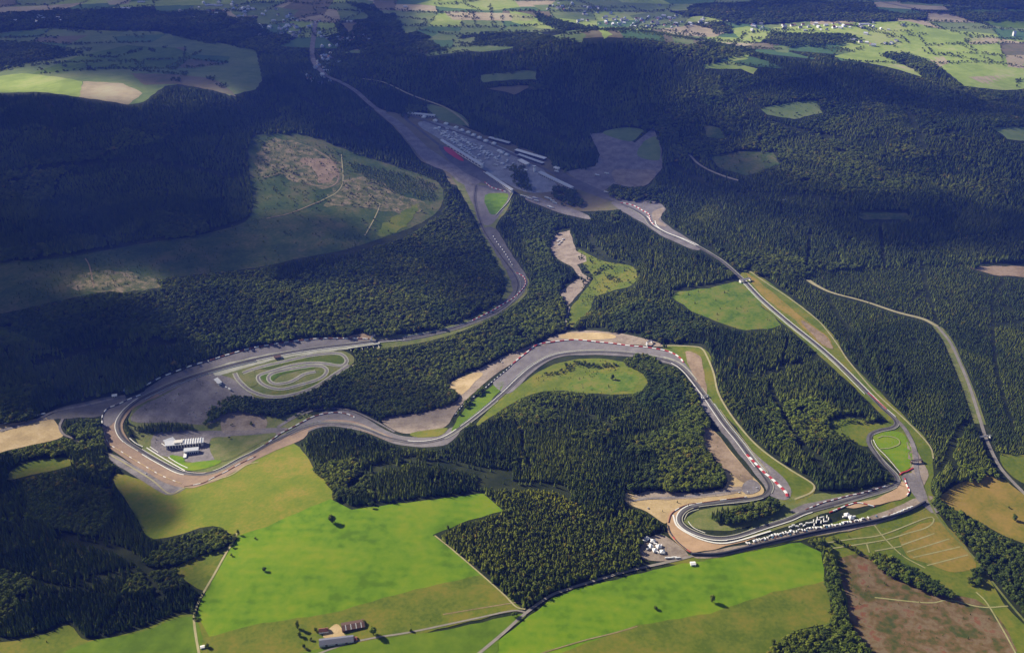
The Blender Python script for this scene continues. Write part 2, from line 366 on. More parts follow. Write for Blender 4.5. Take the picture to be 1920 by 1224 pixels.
# the long left-hander below the viaduct, the double right, the sand beyond
mead([(400,676),(472,655),(550,641),(607,636),(662,636),(696,637),(712,640),(700,650),(650,652),(583,661),(517,671),(467,684),(400,702),(345,720),(290,745),(270,736),(300,712),(350,692)], 'runoff', .8, name='run_off')
mead([(400,690),(470,671),(540,658),(640,645),(705,638),(707,647),(650,655),(583,664),(520,674),(467,688),(400,706)], 'concrete', 1.0, name='concrete_and_sunlit_strip')  # pale sheet paints the low sunlight on the track asphalt
mead([(648,632),(690,625),(698,636),(665,638)], 'bare', .8, name='bare_ground')
mead([(480,845),(546,806),(582,785),(610,772),(650,770),(690,785),(720,805),(760,818),(820,815),(850,800),(868,800),(840,832),(790,838),(740,832),(690,812),(650,802),(605,800),(560,818),(500,848)], 'runoff', .6, name='run_off')
mead([(560,806),(600,790),(650,788),(690,800),(740,822),(728,826),(688,811),(650,798),(602,798),(564,814)], 'brown_runoff', .9, name='run_off')
mead([(716,790),(735,780),(790,775),(835,760),(862,752),(845,788),(825,806),(780,812),(745,810)], 'dust', .9, name='gravel_trap')
mead([(842,722),(880,702),(930,676),(975,655),(1010,645),(975,672),(925,705),(885,740),(860,765),(835,800),(826,798),(846,765),(862,740)], 'dust', .8, name='gravel_track')
mead([(842,722),(880,702),(905,700),(885,722),(862,742)], 'sand', 1.1, name='bare_ground')
mead([(848,805),(858,785),(880,758),(925,722),(945,722),(885,785),(852,808)], 'meadow2', .9)
mead([(770,812),(830,803),(840,806),(820,818),(785,820)], 'olive', 1.1, name='verge')
mead([(925,715),(950,694),(975,671),(1002,652),(1067,639),(1122,643),(1206,652),(1252,660),(1275,670),(1295,695),(1325,748),(1312,745),(1285,702),(1262,686),(1230,677),(1180,669),(1130,666),(1080,666),(1040,672),(1000,697),(960,735),(940,735)], 'runoff', .9, name='run_off')
mead([(940,745),(985,715),(1010,697),(1050,680),(1100,672),(1150,675),(1215,690),(1215,715),(1190,738),(1100,737),(1050,732),(1000,738),(950,762),(890,800)], 'olive', .5)
mead([(965,745),(985,722),(1040,688),(1085,676),(1060,690),(1030,705),(990,735)], 'olive', .8, name='verge')
mead([(1060,728),(1090,705),(1130,700),(1190,700),(1200,712),(1180,734),(1110,733)], 'glade', .8, wob=14)
mead([(1010,648),(1050,626),(1100,620),(1155,624),(1215,637),(1245,650),(1150,644),(1070,637)], 'dust', .7, name='bare_ground')
mead([(1045,632),(1070,624),(1130,624),(1155,630),(1140,636),(1070,636)], 'sand', 1.0, name='bare_ground')
mead([(1245,650),(1322,655),(1335,690),(1345,730),(1365,768),(1400,812),(1440,850),(1520,905),(1525,925),(1480,945),(1440,900),(1380,800),(1322,748),(1295,700),(1272,670)], 'olive', .6, name='verge')
mead([(1285,660),(1312,668),(1320,700),(1325,742),(1300,705)], 'bare', .9, name='bare_ground')
mead([(1318,745),(1345,775),(1385,820),(1432,865),(1478,905),(1478,935),(1445,930),(1425,900),(1385,850),(1345,800),(1315,760)], 'grey', .9, name='run_off')
mead([(1172,925),(1215,932),(1300,926),(1362,912),(1350,870),(1322,835),(1320,800),(1340,808),(1390,870),(1422,905),(1432,925),(1400,935),(1340,940),(1290,945),(1262,960),(1250,978),(1240,978),(1212,958),(1178,945)], 'sand', .5, name='bare_ground')
mead([(1322,800),(1345,815),(1380,860),(1412,895),(1395,905),(1360,880),(1330,845)], 'bare', .8, name='bare_ground')
mead([(1230,920),(1300,925),(1385,912),(1400,920),(1330,932),(1230,937),(1185,930)], 'dust', .9, name='gravel_track')
mead([(1392,908),(1405,900),(1420,905),(1424,920),(1398,926)], 'grey', 1.1, name='car_park')
mead([(1283,978),(1300,962),(1330,952),(1400,945),(1475,932),(1540,925),(1560,932),(1480,958),(1400,988),(1350,995),(1308,990)], 'verge', .6, name='verge')
mead([(1258,960),(1280,950),(1275,965),(1268,980),(1283,995),(1313,1010),(1350,1019),(1420,1008),(1360,1024),(1330,1032),(1297,1035),(1283,1029),(1265,1013),(1253,997),(1250,978)], 'gravel', .9, name='gravel_trap')
mead([(1205,1015),(1225,1005),(1250,1005),(1290,1040),(1260,1050),(1205,1048)], 'dust', .6, name='camp_ground')
mead([(1240,1000),(1262,1018),(1295,1040),(1345,1040),(1460,1008),(1545,985),(1620,960),(1660,945),(1700,935),(1740,935),(1736,955),(1640,985),(1500,1012),(1350,1046),(1250,1055)], 'olive', .5, name='verge')
mead([(1300,1040),(1400,1020),(1480,1000),(1560,985),(1640,965),(1730,930),(1742,940),(1640,984),(1500,1010),(1345,1045)], 'dust', .8, name='camp_ground')
mead([(1440,940),(1480,942),(1530,930),(1600,922),(1670,905),(1690,890),(1695,905),(1640,938),(1560,958),(1480,985),(1400,1010),(1400,1000)], 'verge', .55, name='verge')
mead([(1480,960),(1510,945),(1590,928),(1665,908),(1645,922),(1590,942),(1520,958)], 'grey', .9, name='run_off')
mead([(1585,948),(1640,935),(1678,917),(1690,903),(1698,908),(1703,925),(1697,933),(1650,945),(1600,952)], 'gravel', .9, name='gravel_trap')
# long straight and the chicane at its end
mead([(1385,530),(1403,506),(1475,553),(1532,598),(1568,635),(1590,675),(1650,735),(1700,785),(1742,832),(1750,880),(1745,920),(1752,940),(1700,955),(1690,930),(1700,900),(1660,860),(1625,830),(1605,805),(1620,795),(1665,792),(1640,765),(1600,725),(1550,680),(1490,625),(1430,575),(1393,540)], 'olive', .5, name='verge')
mead([(1400,512),(1440,542),(1500,592),(1550,630),(1562,655),(1530,640),(1490,600),(1430,555)], 'dry', .8, name='verge')
mead([(1500,600),(1545,628),(1562,655),(1535,640)], 'bare', 1.0, name='bare_ground')
mead([(1700,830),(1725,855),(1740,890),(1730,912),(1712,895)], 'dust', .9, name='service_yard')
mead([(1637,815),(1658,810),(1690,811),(1705,832),(1711,868),(1690,883),(1660,849),(1642,832)], 'meadow', .9, name='infield')
mead([(1555,790),(1590,785),(1625,790),(1610,805),(1630,835),(1600,830),(1565,810)], 'olive', .6, name='verge')
mead([(1690,895),(1712,888),(1722,905),(1735,935),(1760,955),(1745,962),(1715,930)], 'grey', 1.1, name='road_junction')
mead([(1758,932),(1800,905),(1850,888),(1885,900),(1960,960),(1960,1035),(1880,1003),(1830,975),(1790,955)], 'dry', .5, smooth=False)
mead([(1874,857),(1895,850),(1960,865),(1960,915),(1900,895)], 'olive', .5)
mead([(1545,1008),(1640,985),(1738,955),(1760,965),(1830,1050),(1862,1095),(1880,1130),(1920,1170),(1960,1224),(1960,1240),(1640,1240),(1600,1180),(1580,1110),(1565,1045)], 'olive', .4, name='verge', smooth=False)
mead([(1690,1000),(1765,980),(1830,1055),(1790,1072),(1735,1055),(1700,1040)], 'dry', .7)
mead([(1572,1050),(1632,1042),(1700,1092),(1760,1112),(1850,1135),(1895,1240),(1640,1240),(1600,1180),(1585,1110)], 'brown', .7, name='heath')
for pts in ([(1548,1018),(1600,1010),(1655,1002),(1740,970),(1750,978),(1735,990),(1700,1000),(1660,1012),(1600,1022),(1560,1028)], [(1640,985),(1655,1005),(1690,1040),(1735,1065)], [(1625,1020),(1630,1036)], [(1640,1033),(1690,1024)],
            [(1690,1022),(1752,1000)], [(1700,1035),(1780,1010)], [(1712,1045),(1800,1025)], [(1738,1060),(1815,1040)], [(1640,1120),(1740,1130),(1780,1125),(1840,1138),(1890,1136)], [(1830,1110),(1850,1130),(1880,1180),(1910,1235)]):
    ribbon('footpath', pts, 3.2, M['verge2'], .95, clear=False)
# heath and clearings on the left hill
mead([(470,262),(520,250),(570,252),(640,278),(720,305),(780,325),(825,345),(828,385),(790,418),(700,452),(640,470),(560,485),(480,502),(350,517),(240,535),(120,562),(-60,590),(-60,500),(110,485),(250,460),(400,435),(470,405),(468,330)], 'heath', .5, name='heath')
mead([(478,305),(505,262),(560,268),(600,285),(635,300),(640,335),(610,355),(575,345),(540,338),(520,325),(500,335)], 'mottled', .8, wob=16, name='bare_ground')
mead([(560,300),(620,300),(632,330),(600,345),(590,320)], 'bare', 1.0, wob=12, name='bare_ground')
mead([(640,340),(700,335),(760,370),(795,378),(780,400),(715,395),(660,385),(610,385)], 'mottled', .8, wob=14, name='heath')
mead([(720,420),(785,382),(760,425),(710,445)], 'olive', 1.0, wob=12, name='heath')
mead([(125,520),(200,508),(265,515),(300,540),(210,548),(130,542)], 'mottled', .8, wob=16, name='bare_ground')
# last straight and bus-stop part of the circuit
mead([(845,325),(882,345),(905,345),(945,350),(962,358),(952,392),(930,425),(945,465),(985,515),(992,530),(982,558),(930,592),(850,627),(760,648),(700,652),(700,632),(800,622),(880,598),(932,568),(948,540),(938,505),(910,455),(888,405)], 'verge', .5, name='verge')
mead([(848,325),(885,345),(945,350),(955,372),(925,418),(905,420),(893,395),(880,370),(868,345)], 'runoff', .8, name='run_off')
mead([(910,366),(952,364),(945,385),(928,403),(915,395)], 'meadow', 1.0, name='infield')
mead([(905,430),(930,430),(955,470),(985,515),(988,535),(972,560),(930,587),(850,620),(760,640),(760,634),(850,614),(915,585),(955,555),(960,535),(945,500),(920,460)], 'asphalt', .9, name='run_off')
mead([(1032,455),(1045,438),(1068,432),(1080,470),(1098,480),(1100,490),(1082,497),(1092,512),(1108,523),(1090,545),(1065,573),(1048,548),(1075,530),(1088,520),(1072,500),(1045,485),(1033,472)], 'dust', .6, name='car_park', smooth=False)
mead([(1085,468),(1125,488),(1180,498),(1195,515),(1185,535),(1150,545),(1120,556),(1098,578),(1085,560),(1112,522),(1096,498)], 'olive', .5, name='scrubland')
mead([(1070,578),(1090,560),(1110,575),(1085,600),(1068,615)], 'olive', .5, name='scrubland')
mead([(1262,552),(1330,540),(1395,530),(1430,575),(1463,605),(1450,614),(1400,618),(1340,602),(1290,577)], 'glade', .5, wob=9)
mead([(1150,378),(1225,378),(1248,392),(1238,408),(1262,430),(1312,462),(1300,468),(1240,442),(1205,418),(1160,392)], 'runoff', .8, name='run_off')
mead([(1228,395),(1245,390),(1240,405),(1235,412),(1250,425),(1232,422),(1222,405)], 'dust', 1.0, name='bare_ground')
# valley floor with the paddock and the pits
mead([(700,203),(745,213),(815,215),(880,242),(950,266),(1030,298),(1038,312),(1110,340),(1150,362),(1175,385),(1150,394),(1080,396),(1040,388),(1000,376),(965,360),(930,352),(880,345),(845,345),(830,318),(790,302),(765,270),(735,235)], 'fardull', .4, name='verge')
mead([(700,203),(725,213),(755,232),(800,275),(845,305),(890,335),(898,345),(865,345),(838,322),(800,306),(768,270),(738,235)], 'grey', .7, name='bank')
mead([(785,236),(800,228),(850,238),(910,262),(960,285),(1000,305),(1030,330),(1045,355),(1000,362),(965,352),(905,318),(840,272)], 'paving', .7, name='paddock')
mead([(822,270),(850,285),(900,318),(950,355),(940,358),(890,335),(850,308),(828,285)], 'asphalt', .9, name='run_off')
mead([(831,277),(846,280),(864,295),(869,303),(858,300),(840,288)], 'redrun', 2.3, name='painted_run_off')
mead([(1000,368),(1040,381),(1085,396),(1108,407),(1098,411),(1050,399),(1010,385),(985,373)], 'grey', .8, name='bare_ground')
mead([(1040,318),(1090,340),(1140,362),(1180,378),(1165,382),(1110,365),(1050,340)], 'asphalt', .8, name='run_off')
mead([(1105,250),(1150,250),(1190,268),(1225,240),(1240,275),(1242,315),(1215,346),(1190,353),(1150,345),(1128,362),(1165,378),(1100,348),(1062,322),(1115,312),(1125,290)], 'grey', .5, name='car_park', smooth=False)
mead([(1150,320),(1190,318),(1230,322),(1215,345),(1190,352),(1155,342)], 'dust', .8, name='car_park')
mead([(1130,250),(1165,240),(1205,243),(1200,252),(1180,266)], 'farfield', .8)
mead([(1208,266),(1232,258),(1236,300),(1195,292)], 'farfield', .8)
mead([(800,196),(850,208),(875,225),(878,236),(850,232),(820,222)], 'farfield', .5)
for pts, wd, m in (([(592,40),(588,70),(585,100),(592,122),(612,142),(640,155),(668,172),(700,200),(722,212)], 26, 'grey'), ([(680,148),(720,155),(770,178),(830,200),(862,220),(880,238)], 10, 'path'), ([(600,112),(625,108)], 18, 'grey'), ([(665,95),(690,90)], 22, 'grey')):
    ribbon('road', pts, wd, M[m], 1.0)

# far fields, in shade and in sun
FAROPEN = [(-120,-30),(2040,-30),(2040,172),(1800,160),(1700,118),(1560,108),(1440,112),(1440,138),(1310,132),(1240,92),(1180,74),(1100,70),(1000,86),(900,96),(800,104),(690,104),(600,92),(480,104),(300,60),(100,52),(-120,64)]
FARWOOD = [[(-120,28),(100,18),(230,16),(330,20),(420,26),(500,48),(520,92),(380,80),(300,60),(100,50),(-120,62)], [(-120,72),(0,75),(60,77),(100,84),(168,98),(100,112),(40,122),(0,136),(-120,140)], [(670,38),(740,22),(760,60),(850,92),(780,108),(680,108),(655,60)], [(1290,10),(1500,-4),(1620,10),(1730,34),(1640,42),(1500,42),(1380,46),(1290,26)],
  [(1700,-30),(2040,-30),(2040,10),(1850,14),(1680,4)], [(1440,58),(1500,62),(1590,60),(1620,72),(1600,82),(1500,90),(1440,84)], [(1640,100),(1700,98),(1740,112),(1768,130),(1740,138),(1680,116)], [(1000,20),(1050,36),(1110,52),(1060,60),(1010,42)], [(640,0),(700,8),(740,40),(700,60),(690,30)], [(1330,50),(1375,44),(1370,66),(1335,64)], [(1250,90),(1330,76),(1420,92),(1400,104),(1300,120)], [(900,58),(1000,62),(1100,74),(1000,90),(880,86)], [(1760,22),(2040,22),(2040,44),(1820,40)]]
def lattice(i, j):
    h = math.sin(i * 127.1 + j * 311.7) * 43758.5453; h -= math.floor(h); g = math.sin(i * 269.5 + j * 183.3) * 43758.5453; g -= math.floor(g)
    return (i + .7 * (h - .5)) * 250, 4800 + (j + .7 * (g - .5)) * 190
FHEDGE = []
fo = np.array(FAROPEN, float)
fo2 = np.array([(-60,66),(100,52),(200,58),(300,60),(390,78),(480,95),(490,150),(470,160),(400,140),(245,134),(150,150),(40,134),(-60,146)], float)
for i in range(-20, 20):
    for j in range(-4, 22):
        c = [lattice(i, j), lattice(i + 1, j), lattice(i + 1, j + 1), lattice(i, j + 1)]
        q = np.array(c); px, py = proj(q[:, 0], q[:, 1], hgt(q[:, 0], q[:, 1]))
        ins = inside(np.stack([px, py], 1), fo)
        in2 = inside(np.stack([px, py], 1), fo2).all()
        if ins.sum() < 3 and not in2: continue
        if in2:
            r = random.random(); sheet('field', list(zip(px, py)), M['farfield' if r < .4 else 'fargreen' if r < .75 else 'fardull'], .65, smooth=False, wob=4)
            if random.random() < .55: FHEDGE.append((c[0], c[1]))
            if random.random() < .45: FHEDGE.append((c[1], c[2]))
            continue
        if any(inside(np.array([[px.mean(), py.mean()]]), np.array(w_, float))[0] for w_ in FARWOOD): continue
        r = random.random(); m = 'farfield' if r < .34 else 'fardull' if r < .5 else 'fargreen' if r < .74 else 'farbright' if r < .88 else 'fartan'
        sheet('field', list(zip(px, py)), M[m], .3, smooth=False, wob=4)
        if random.random() < .6: FHEDGE.append((c[0], c[1]))
        if random.random() < .6: FHEDGE.append((c[1], c[2]))
FF = [('farfield', [(-60,70),(100,52),(200,58),(300,60),(390,78),(480,95),(492,150),(480,168),(430,180),(380,152),(310,162),(270,192),(240,197),(160,183),(70,173),(-60,178)]),
 ('farbright', [(-60,175),(-60,150),(40,138),(155,153),(150,183),(75,173)]), ('fartan', [(157,153),(230,157),(268,176),(240,197),(148,183)]),
 ('meadow2', [(150,105),(240,85),(330,90),(360,105),(330,130),(240,130),(160,132),(60,140)]), ('fardull', [(245,138),(330,140),(400,148),(445,182),(400,170),(330,158),(270,160)]),
 ('fartan', [(-60,14),(160,5),(115,20),(60,22),(-60,30)]), ('fartan', [(200,2),(245,1),(240,8),(205,10)]), ('farbright', [(280,-6),(440,-6),(430,8),(340,11)]),
 ('fardull', [(530,15),(570,-5),(630,-5),(608,28),(560,35),(535,30)]), ('farfield', [(632,20),(660,-3),(700,3),(690,35),(640,40)]), ('farfield', [(750,50),(765,20),(822,22),(802,52),(760,64)]),
 ('farfield', [(800,75),(830,58),(872,60),(855,76)]), ('farbright', [(780,8),(850,-6),(960,-6),(975,14),(925,20),(850,16)]), ('fartan', [(830,22),(960,26),(1000,32),(1000,40),(950,40),(850,38)]),
 ('farbright', [(955,20),(995,28),(1042,56),(1000,52),(960,42)]), ('fardull', [(640,44),(690,40),(690,74),(660,68)]), ('farfield', [(850,75),(900,68),(965,90),(900,98),(850,90)]),
 ('fardull', [(765,97),(812,82),(800,102)]), ('farfield', [(900,142),(1005,132),(1005,150),(905,155)]), ('fardull', [(910,166),(1000,160),(965,178)]), ('farfield', [(560,20),(490,10),(480,45),(540,45)]),
 ('farfield', [(420,10),(440,30),(500,30),(480,10)]), ('farbright', [(1112,62),(1148,66),(1132,74)]), ('fartan', [(1240,55),(1300,47),(1362,60),(1340,70),(1290,68),(1245,64)]), ('farbright', [(1370,55),(1400,50),(1445,60),(1425,80),(1392,76)]),
 ('farfield', [(1258,70),(1300,75),(1300,84),(1265,82)]), ('farfield', [(1320,86),(1360,80),(1372,92)]), ('farbright', [(1355,102),(1408,98),(1402,112),(1370,116)]), ('farbright', [(1315,122),(1372,116),(1420,130),(1412,140),(1390,130),(1325,129)]),
 ('farbright', [(1450,52),(1560,45),(1640,42),(1700,40),(1760,55),(1870,65),(1878,100),(1960,140),(1960,165),(1880,170),(1808,162),(1768,130),(1758,116),(1700,98),(1655,103),(1720,135),(1730,146),(1660,125),(1560,106),(1620,92),(1570,78),(1480,80)]),
 ('fartan', [(1640,78),(1680,78),(1690,88),(1660,88)]), ('fartan', [(1735,106),(1768,106),(1780,118),(1762,126)]), ('fartan', [(1815,145),(1900,140),(1905,168),(1870,168)]), ('fartan', [(1800,68),(1872,72),(1872,82),(1820,84)]),
 ('fartan', [(1562,106),(1622,94),(1652,104),(1720,134),(1660,122),(1620,108)]), ('farfield', [(1690,62),(1740,62),(1800,75),(1790,96),(1740,88)]), ('fartan', [(1885,105),(1960,103),(1960,134),(1890,126)]),
 ('farfield', [(1440,48),(1490,44),(1480,60),(1450,62)]), ('farfield', [(1450,85),(1480,88),(1478,100),(1455,98)]), ('farfield', [(1680,-6),(1840,3),(1842,15),(1760,12),(1690,8)]), ('farfield', [(1000,10),(1160,5),(1300,8),(1290,20),(1120,22),(1010,20)]),
 ('meadow2', [(1370,15),(1500,5),(1520,15),(1440,30),(1380,28)]), ('meadow2', [(1800,18),(1960,20),(1960,55),(1880,52),(1820,40)]), ('farbright', [(1575,88),(1605,84),(1625,92),(1600,97)]),
 ('farfield', [(1425,205),(1470,195),(1530,188),(1542,212),(1490,224),(1440,216)]), ('heath', [(1330,292),(1390,284),(1450,286),(1462,308),(1400,330),(1345,312)]), ('heath', [(1320,235),(1350,240),(1360,260),(1325,258)]),
 ('farfield', [(1860,240),(1960,240),(1960,272),(1890,262)]), ('bare', [(1812,500),(1960,500),(1960,522),(1862,516)]), ('heath', [(1600,400),(1700,400),(1710,412),(1620,412)]), ('farfield', [(1010,60),(1100,66),(1090,80),(1000,82)]), ('farfield', [(640,100),(700,85),(690,100)]),
 ('fardull', [(700,0),(745,0),(740,20),(705,20)]), ('farfield', [(1180,30),(1230,22),(1225,35),(1190,38)])]
for m, pts in FF: sheet('field', pts, M[m], .8 if m in ('fartan', 'farbright', 'meadow2') else .5, smooth=False, wob=6)
ribbon('road', [(1635,0),(1700,14),(1750,24),(1790,26)], 16, M['grey'], 1.2)
ribbon('road', [(1292,290),(1310,308),(1345,326),(1390,340)], 10, M['road'], 1.0)

# ------------------------------------------------------------------ roads and tracks
ribbon('road', [(1515,525),(1530,535),(1560,549),(1620,565),(1680,585),(1730,598),(1757,612)], [16, 9, 12, 16], M['path'], .8)
ribbon('road', [(1757,612),(1778,640),(1792,672),(1812,720),(1828,765),(1838,795)], 30, M['verge'], .6)
ribbon('road', [(1757,612),(1780,640),(1796,672),(1816,720),(1834,775),(1848,820),(1866,860),(1882,885),(1925,930)], 9, M['road'], 1.0, margin=8)
ribbon('gravel_path', [(1403,507),(1440,533),(1475,556),(1530,598),(1552,622),(1574,652),(1590,676),(1640,735),(1700,790),(1742,835),(1750,860)], 4, M['path'], 1.1)
ribbon('gravel_path', [(1240,648),(1300,650),(1316,654),(1326,670),(1338,700),(1346,735),(1365,770),(1395,810),(1430,845),(1480,880),(1515,901),(1527,912),(1520,924),(1490,936)], 5, M['path'], 1.1)
ribbon('gravel_path', [(1725,900),(1745,945),(1765,980),(1832,1052),(1860,1090),(1900,1140),(1935,1180)], 5, M['verge'], 1.2)
ribbon('gravel_path', [(443,1000),(438,1015),(425,1035),(410,1062),(400,1080),(385,1105),(372,1130),(364,1155),(367,1190),(376,1240)], 5, M['path'], 1.2)
ribbon('gravel_path', [(815,1004),(850,1032),(900,1075),(945,1115),(968,1138),(985,1142)], 3.5, M['path'], 1.2)
ribbon('road', [(880,1240),(940,1190),(985,1150),(1030,1118),(1060,1106),(1110,1090),(1180,1070),(1260,1052),(1300,1042)], 7, M['road'], 1.3)
ribbon('road', [(560,1240),(640,1210),(700,1196),(770,1185),(880,1162),(960,1145),(985,1148)], 4.5, M['road'], 1.3)
ribbon('gravel_path', [(1010,1226),(1090,1202),(1150,1187),(1195,1174)], 2.5, M['bare'], 1.2)
ribbon('gravel_path', [(830,1152),(890,1142),(975,1128)], 2.5, M['bare'], 1.2, clear=False)
ribbon('gravel_path', [(198,848),(240,872),(285,900),(318,926),(345,915),(380,905),(430,892),(462,872),(485,866)], 4, M['path'], 1.3)
ribbon('road', [(118,785),(112,800),(120,815),(140,822),(150,828)], 7, M['grey'], 1.2)
ribbon('road', [(0,808),(60,792),(100,772),(160,760),(235,742)], 9, M['grey'], 1.1)
ribbon('gravel_path', [(640,280),(643,320),(640,345),(625,365),(600,380),(545,400),(480,414),(400,440),(250,462),(120,482),(-40,500)], 4, M['heath'], 1.2)
ribbon('gravel_path', [(640,290),(643,340),(630,362),(600,378)], 4, M['path'], 1.3)
ribbon('gravel_path', [(600,378),(545,400),(500,410)], 4, M['bare'], 1.3)
ribbon('gravel_path', [(700,380),(712,382),(710,392),(703,408),(690,432),(684,442)], 4, M['path'], 1.3)
ribbon('gravel_path', [(570,345),(620,350),(635,330),(620,300),(590,280)], 5, M['bare'], 1.2)
ribbon('gravel_path', [(160,485),(168,500),(176,540)], 4, M['bare'], 1.2)
ribbon('road', [(880,345),(900,342),(880,330),(860,322)], 8, M['grey'], 1.2)
ribbon('road', [(480,830),(540,790),(580,772),(620,766),(660,770),(700,788),(740,810)], 6, M['grey'], 1.0)
ribbon('road', [(520,800),(560,775),(600,755),(630,745)], 6, M['grey'], .9)
ribbon('road', [(395,812),(440,816),(500,812),(540,805)], 7, M['grey'], 1.3)
ribbon('road', [(395,700),(410,715),(425,722),(440,735)], 10, M['grey'], 1.2)
ribbon('road', [(1180,940),(1215,935),(1300,930),(1390,918)], 6, M['grey'], 1.2)
ribbon('farm_track', [(1068,575),(1062,600),(1060,620)], 5, M['road'], 1.0)
OPEN.append(('p', wpts([(1296,1036),(1345,1030),(1400,1012),(1480,985),(1590,952),(1650,948),(1740,925),(1745,948),(1640,985),(1500,1014),(1345,1047)], False), 0))
# firebreaks: strips without trees
for pts, wd in (([(818,345),(829,365),(822,395),(795,420),(750,443),(690,462),(620,478)], 20), ([(650,915),(690,884),(760,866),(830,868),(900,885),(960,892)], 13), ([(895,905),(960,912),(1040,915),(1070,935)], 12), ([(1240,965),(1190,952),(1130,975)], 5), ([(1000,760),(1100,775),(1150,800)], 8), ([(1340,690),(1420,700),(1560,660)], 9), ([(1440,720),(1500,830),(1560,880)], 8), ([(1100,440),(1160,520)], 8), ([(60,680),(200,650),(330,640)], 14), ([(100,1000),(240,1040),(300,1120)], 10), ([(30,1120),(200,1080),(350,1060)], 9), ([(560,180),(700,260)], 14), ([(900,200),(1060,260)], 12), ([(30,320),(250,300),(450,330)], 12), ([(1250,300),(1400,360),(1600,380)], 12), ([(1450,230),(1600,260),(1800,250)], 12), ([(1650,420),(1660,500)], 10), ([(1860,560),(1870,700),(1900,800)], 8), ([(1850,610),(1920,600)], 8), ([(1728,498),(1738,540),(1750,580),(1757,604)], 9), ([(1553,553),(1568,585),(1592,618)], 9), ([(1815,788),(1790,830),(1775,860),(1755,890)], 12), ([(1730,545),(1712,560)], 7), ([(1780,862),(1800,885)], 7), ([(1885,525),(1865,545)], 6), ([(1700,205),(1735,285)], 14), ([(90,195),(105,260)], 12), ([(1520,440),(1512,500)], 10)):
    q = wpts(pts, True, 6, False, 9); OPEN.append(('w', q, wd / 2))

# ------------------------------------------------------------------ the race track itself
TRACK = {
 'lower_left': [(893,348),(890,368),(893,392),(905,428),(925,460),(950,495),(968,520),(972,540),(960,563),(933,585),(895,602),(850,617),(800,628),(760,635),(710,640),(660,646),(600,653),(540,662),(480,674),(430,686),(380,700),(330,717),(292,734),(262,749),(243,763),(229,778),(221,795),(224,812),(237,828),(262,844),(305,869),(335,884),(360,889),(385,889),(415,880),(450,861),(477,848),(505,832),(540,815),(570,802),(605,794),(655,796),(692,807),(730,822),(780,830),(830,822),(867,800),(905,771),(945,737),(975,708),(1005,684),(1040,667),(1080,661),(1130,660),(1180,663),(1230,671),(1262,680),(1285,697),(1310,728),(1332,758),(1358,795),(1385,828),(1410,862),(1430,888),(1444,910),(1440,924),(1427,932),(1397,938),(1347,943),(1307,948),(1287,955),(1276,966),(1275,979),(1288,992),(1312,1003),(1338,1009),(1363,1009),(1388,1004),(1430,990),(1480,974),(1510,961),(1560,947),(1610,933),(1652,921),(1676,911),(1683,901),(1677,889),(1660,872),(1646,856),(1633,838),(1629,826),(1634,814),(1652,807),(1674,802),(1681,794),(1675,783),(1655,765),(1627,737),(1580,690),(1540,654),(1480,606),(1430,563),(1395,527),(1360,495),(1335,478),(1307,462),(1285,452),(1248,438),(1222,423),(1210,407),(1190,394),(1165,383)],
 'pits': [(1165,383),(1130,368),(1090,350),(1050,332),(1010,312),(970,294),(930,276),(890,260),(840,243),(800,228),(775,219),(762,218),(764,226),(782,240),(815,266),(860,298),(905,330),(940,352),(930,358),(908,350),(893,348)]}
QT = wpts(TRACK['lower_left'], True, 8, False, 5)
ribbon('race_track', None, 13, M['asphalt'], 1.6, q=QT, margin=4)
tq = np.gradient(QT, axis=0); an = np.unwrap(np.arctan2(tq[:, 1], tq[:, 0])); cv = np.gradient(an)
cv = np.convolve(cv, np.ones(41) / 41, 'same'); ofs = np.clip(cv * 110, -3.4, 3.4)
ribbon('racing_line', None, 4.4, M['rubbered'], 1.75, q=offset(QT, ofs), clear=False)
ribbon('race_track', None, 14, M['asphalt'], 1.6, q=wpts(TRACK['pits'], True, 8, False, 5), margin=2)
ribbon('race_track', [(1675,783),(1695,803),(1710,830),(1717,855),(1718,880),(1725,905),(1735,935)], 11, M['grey'], 1.5)
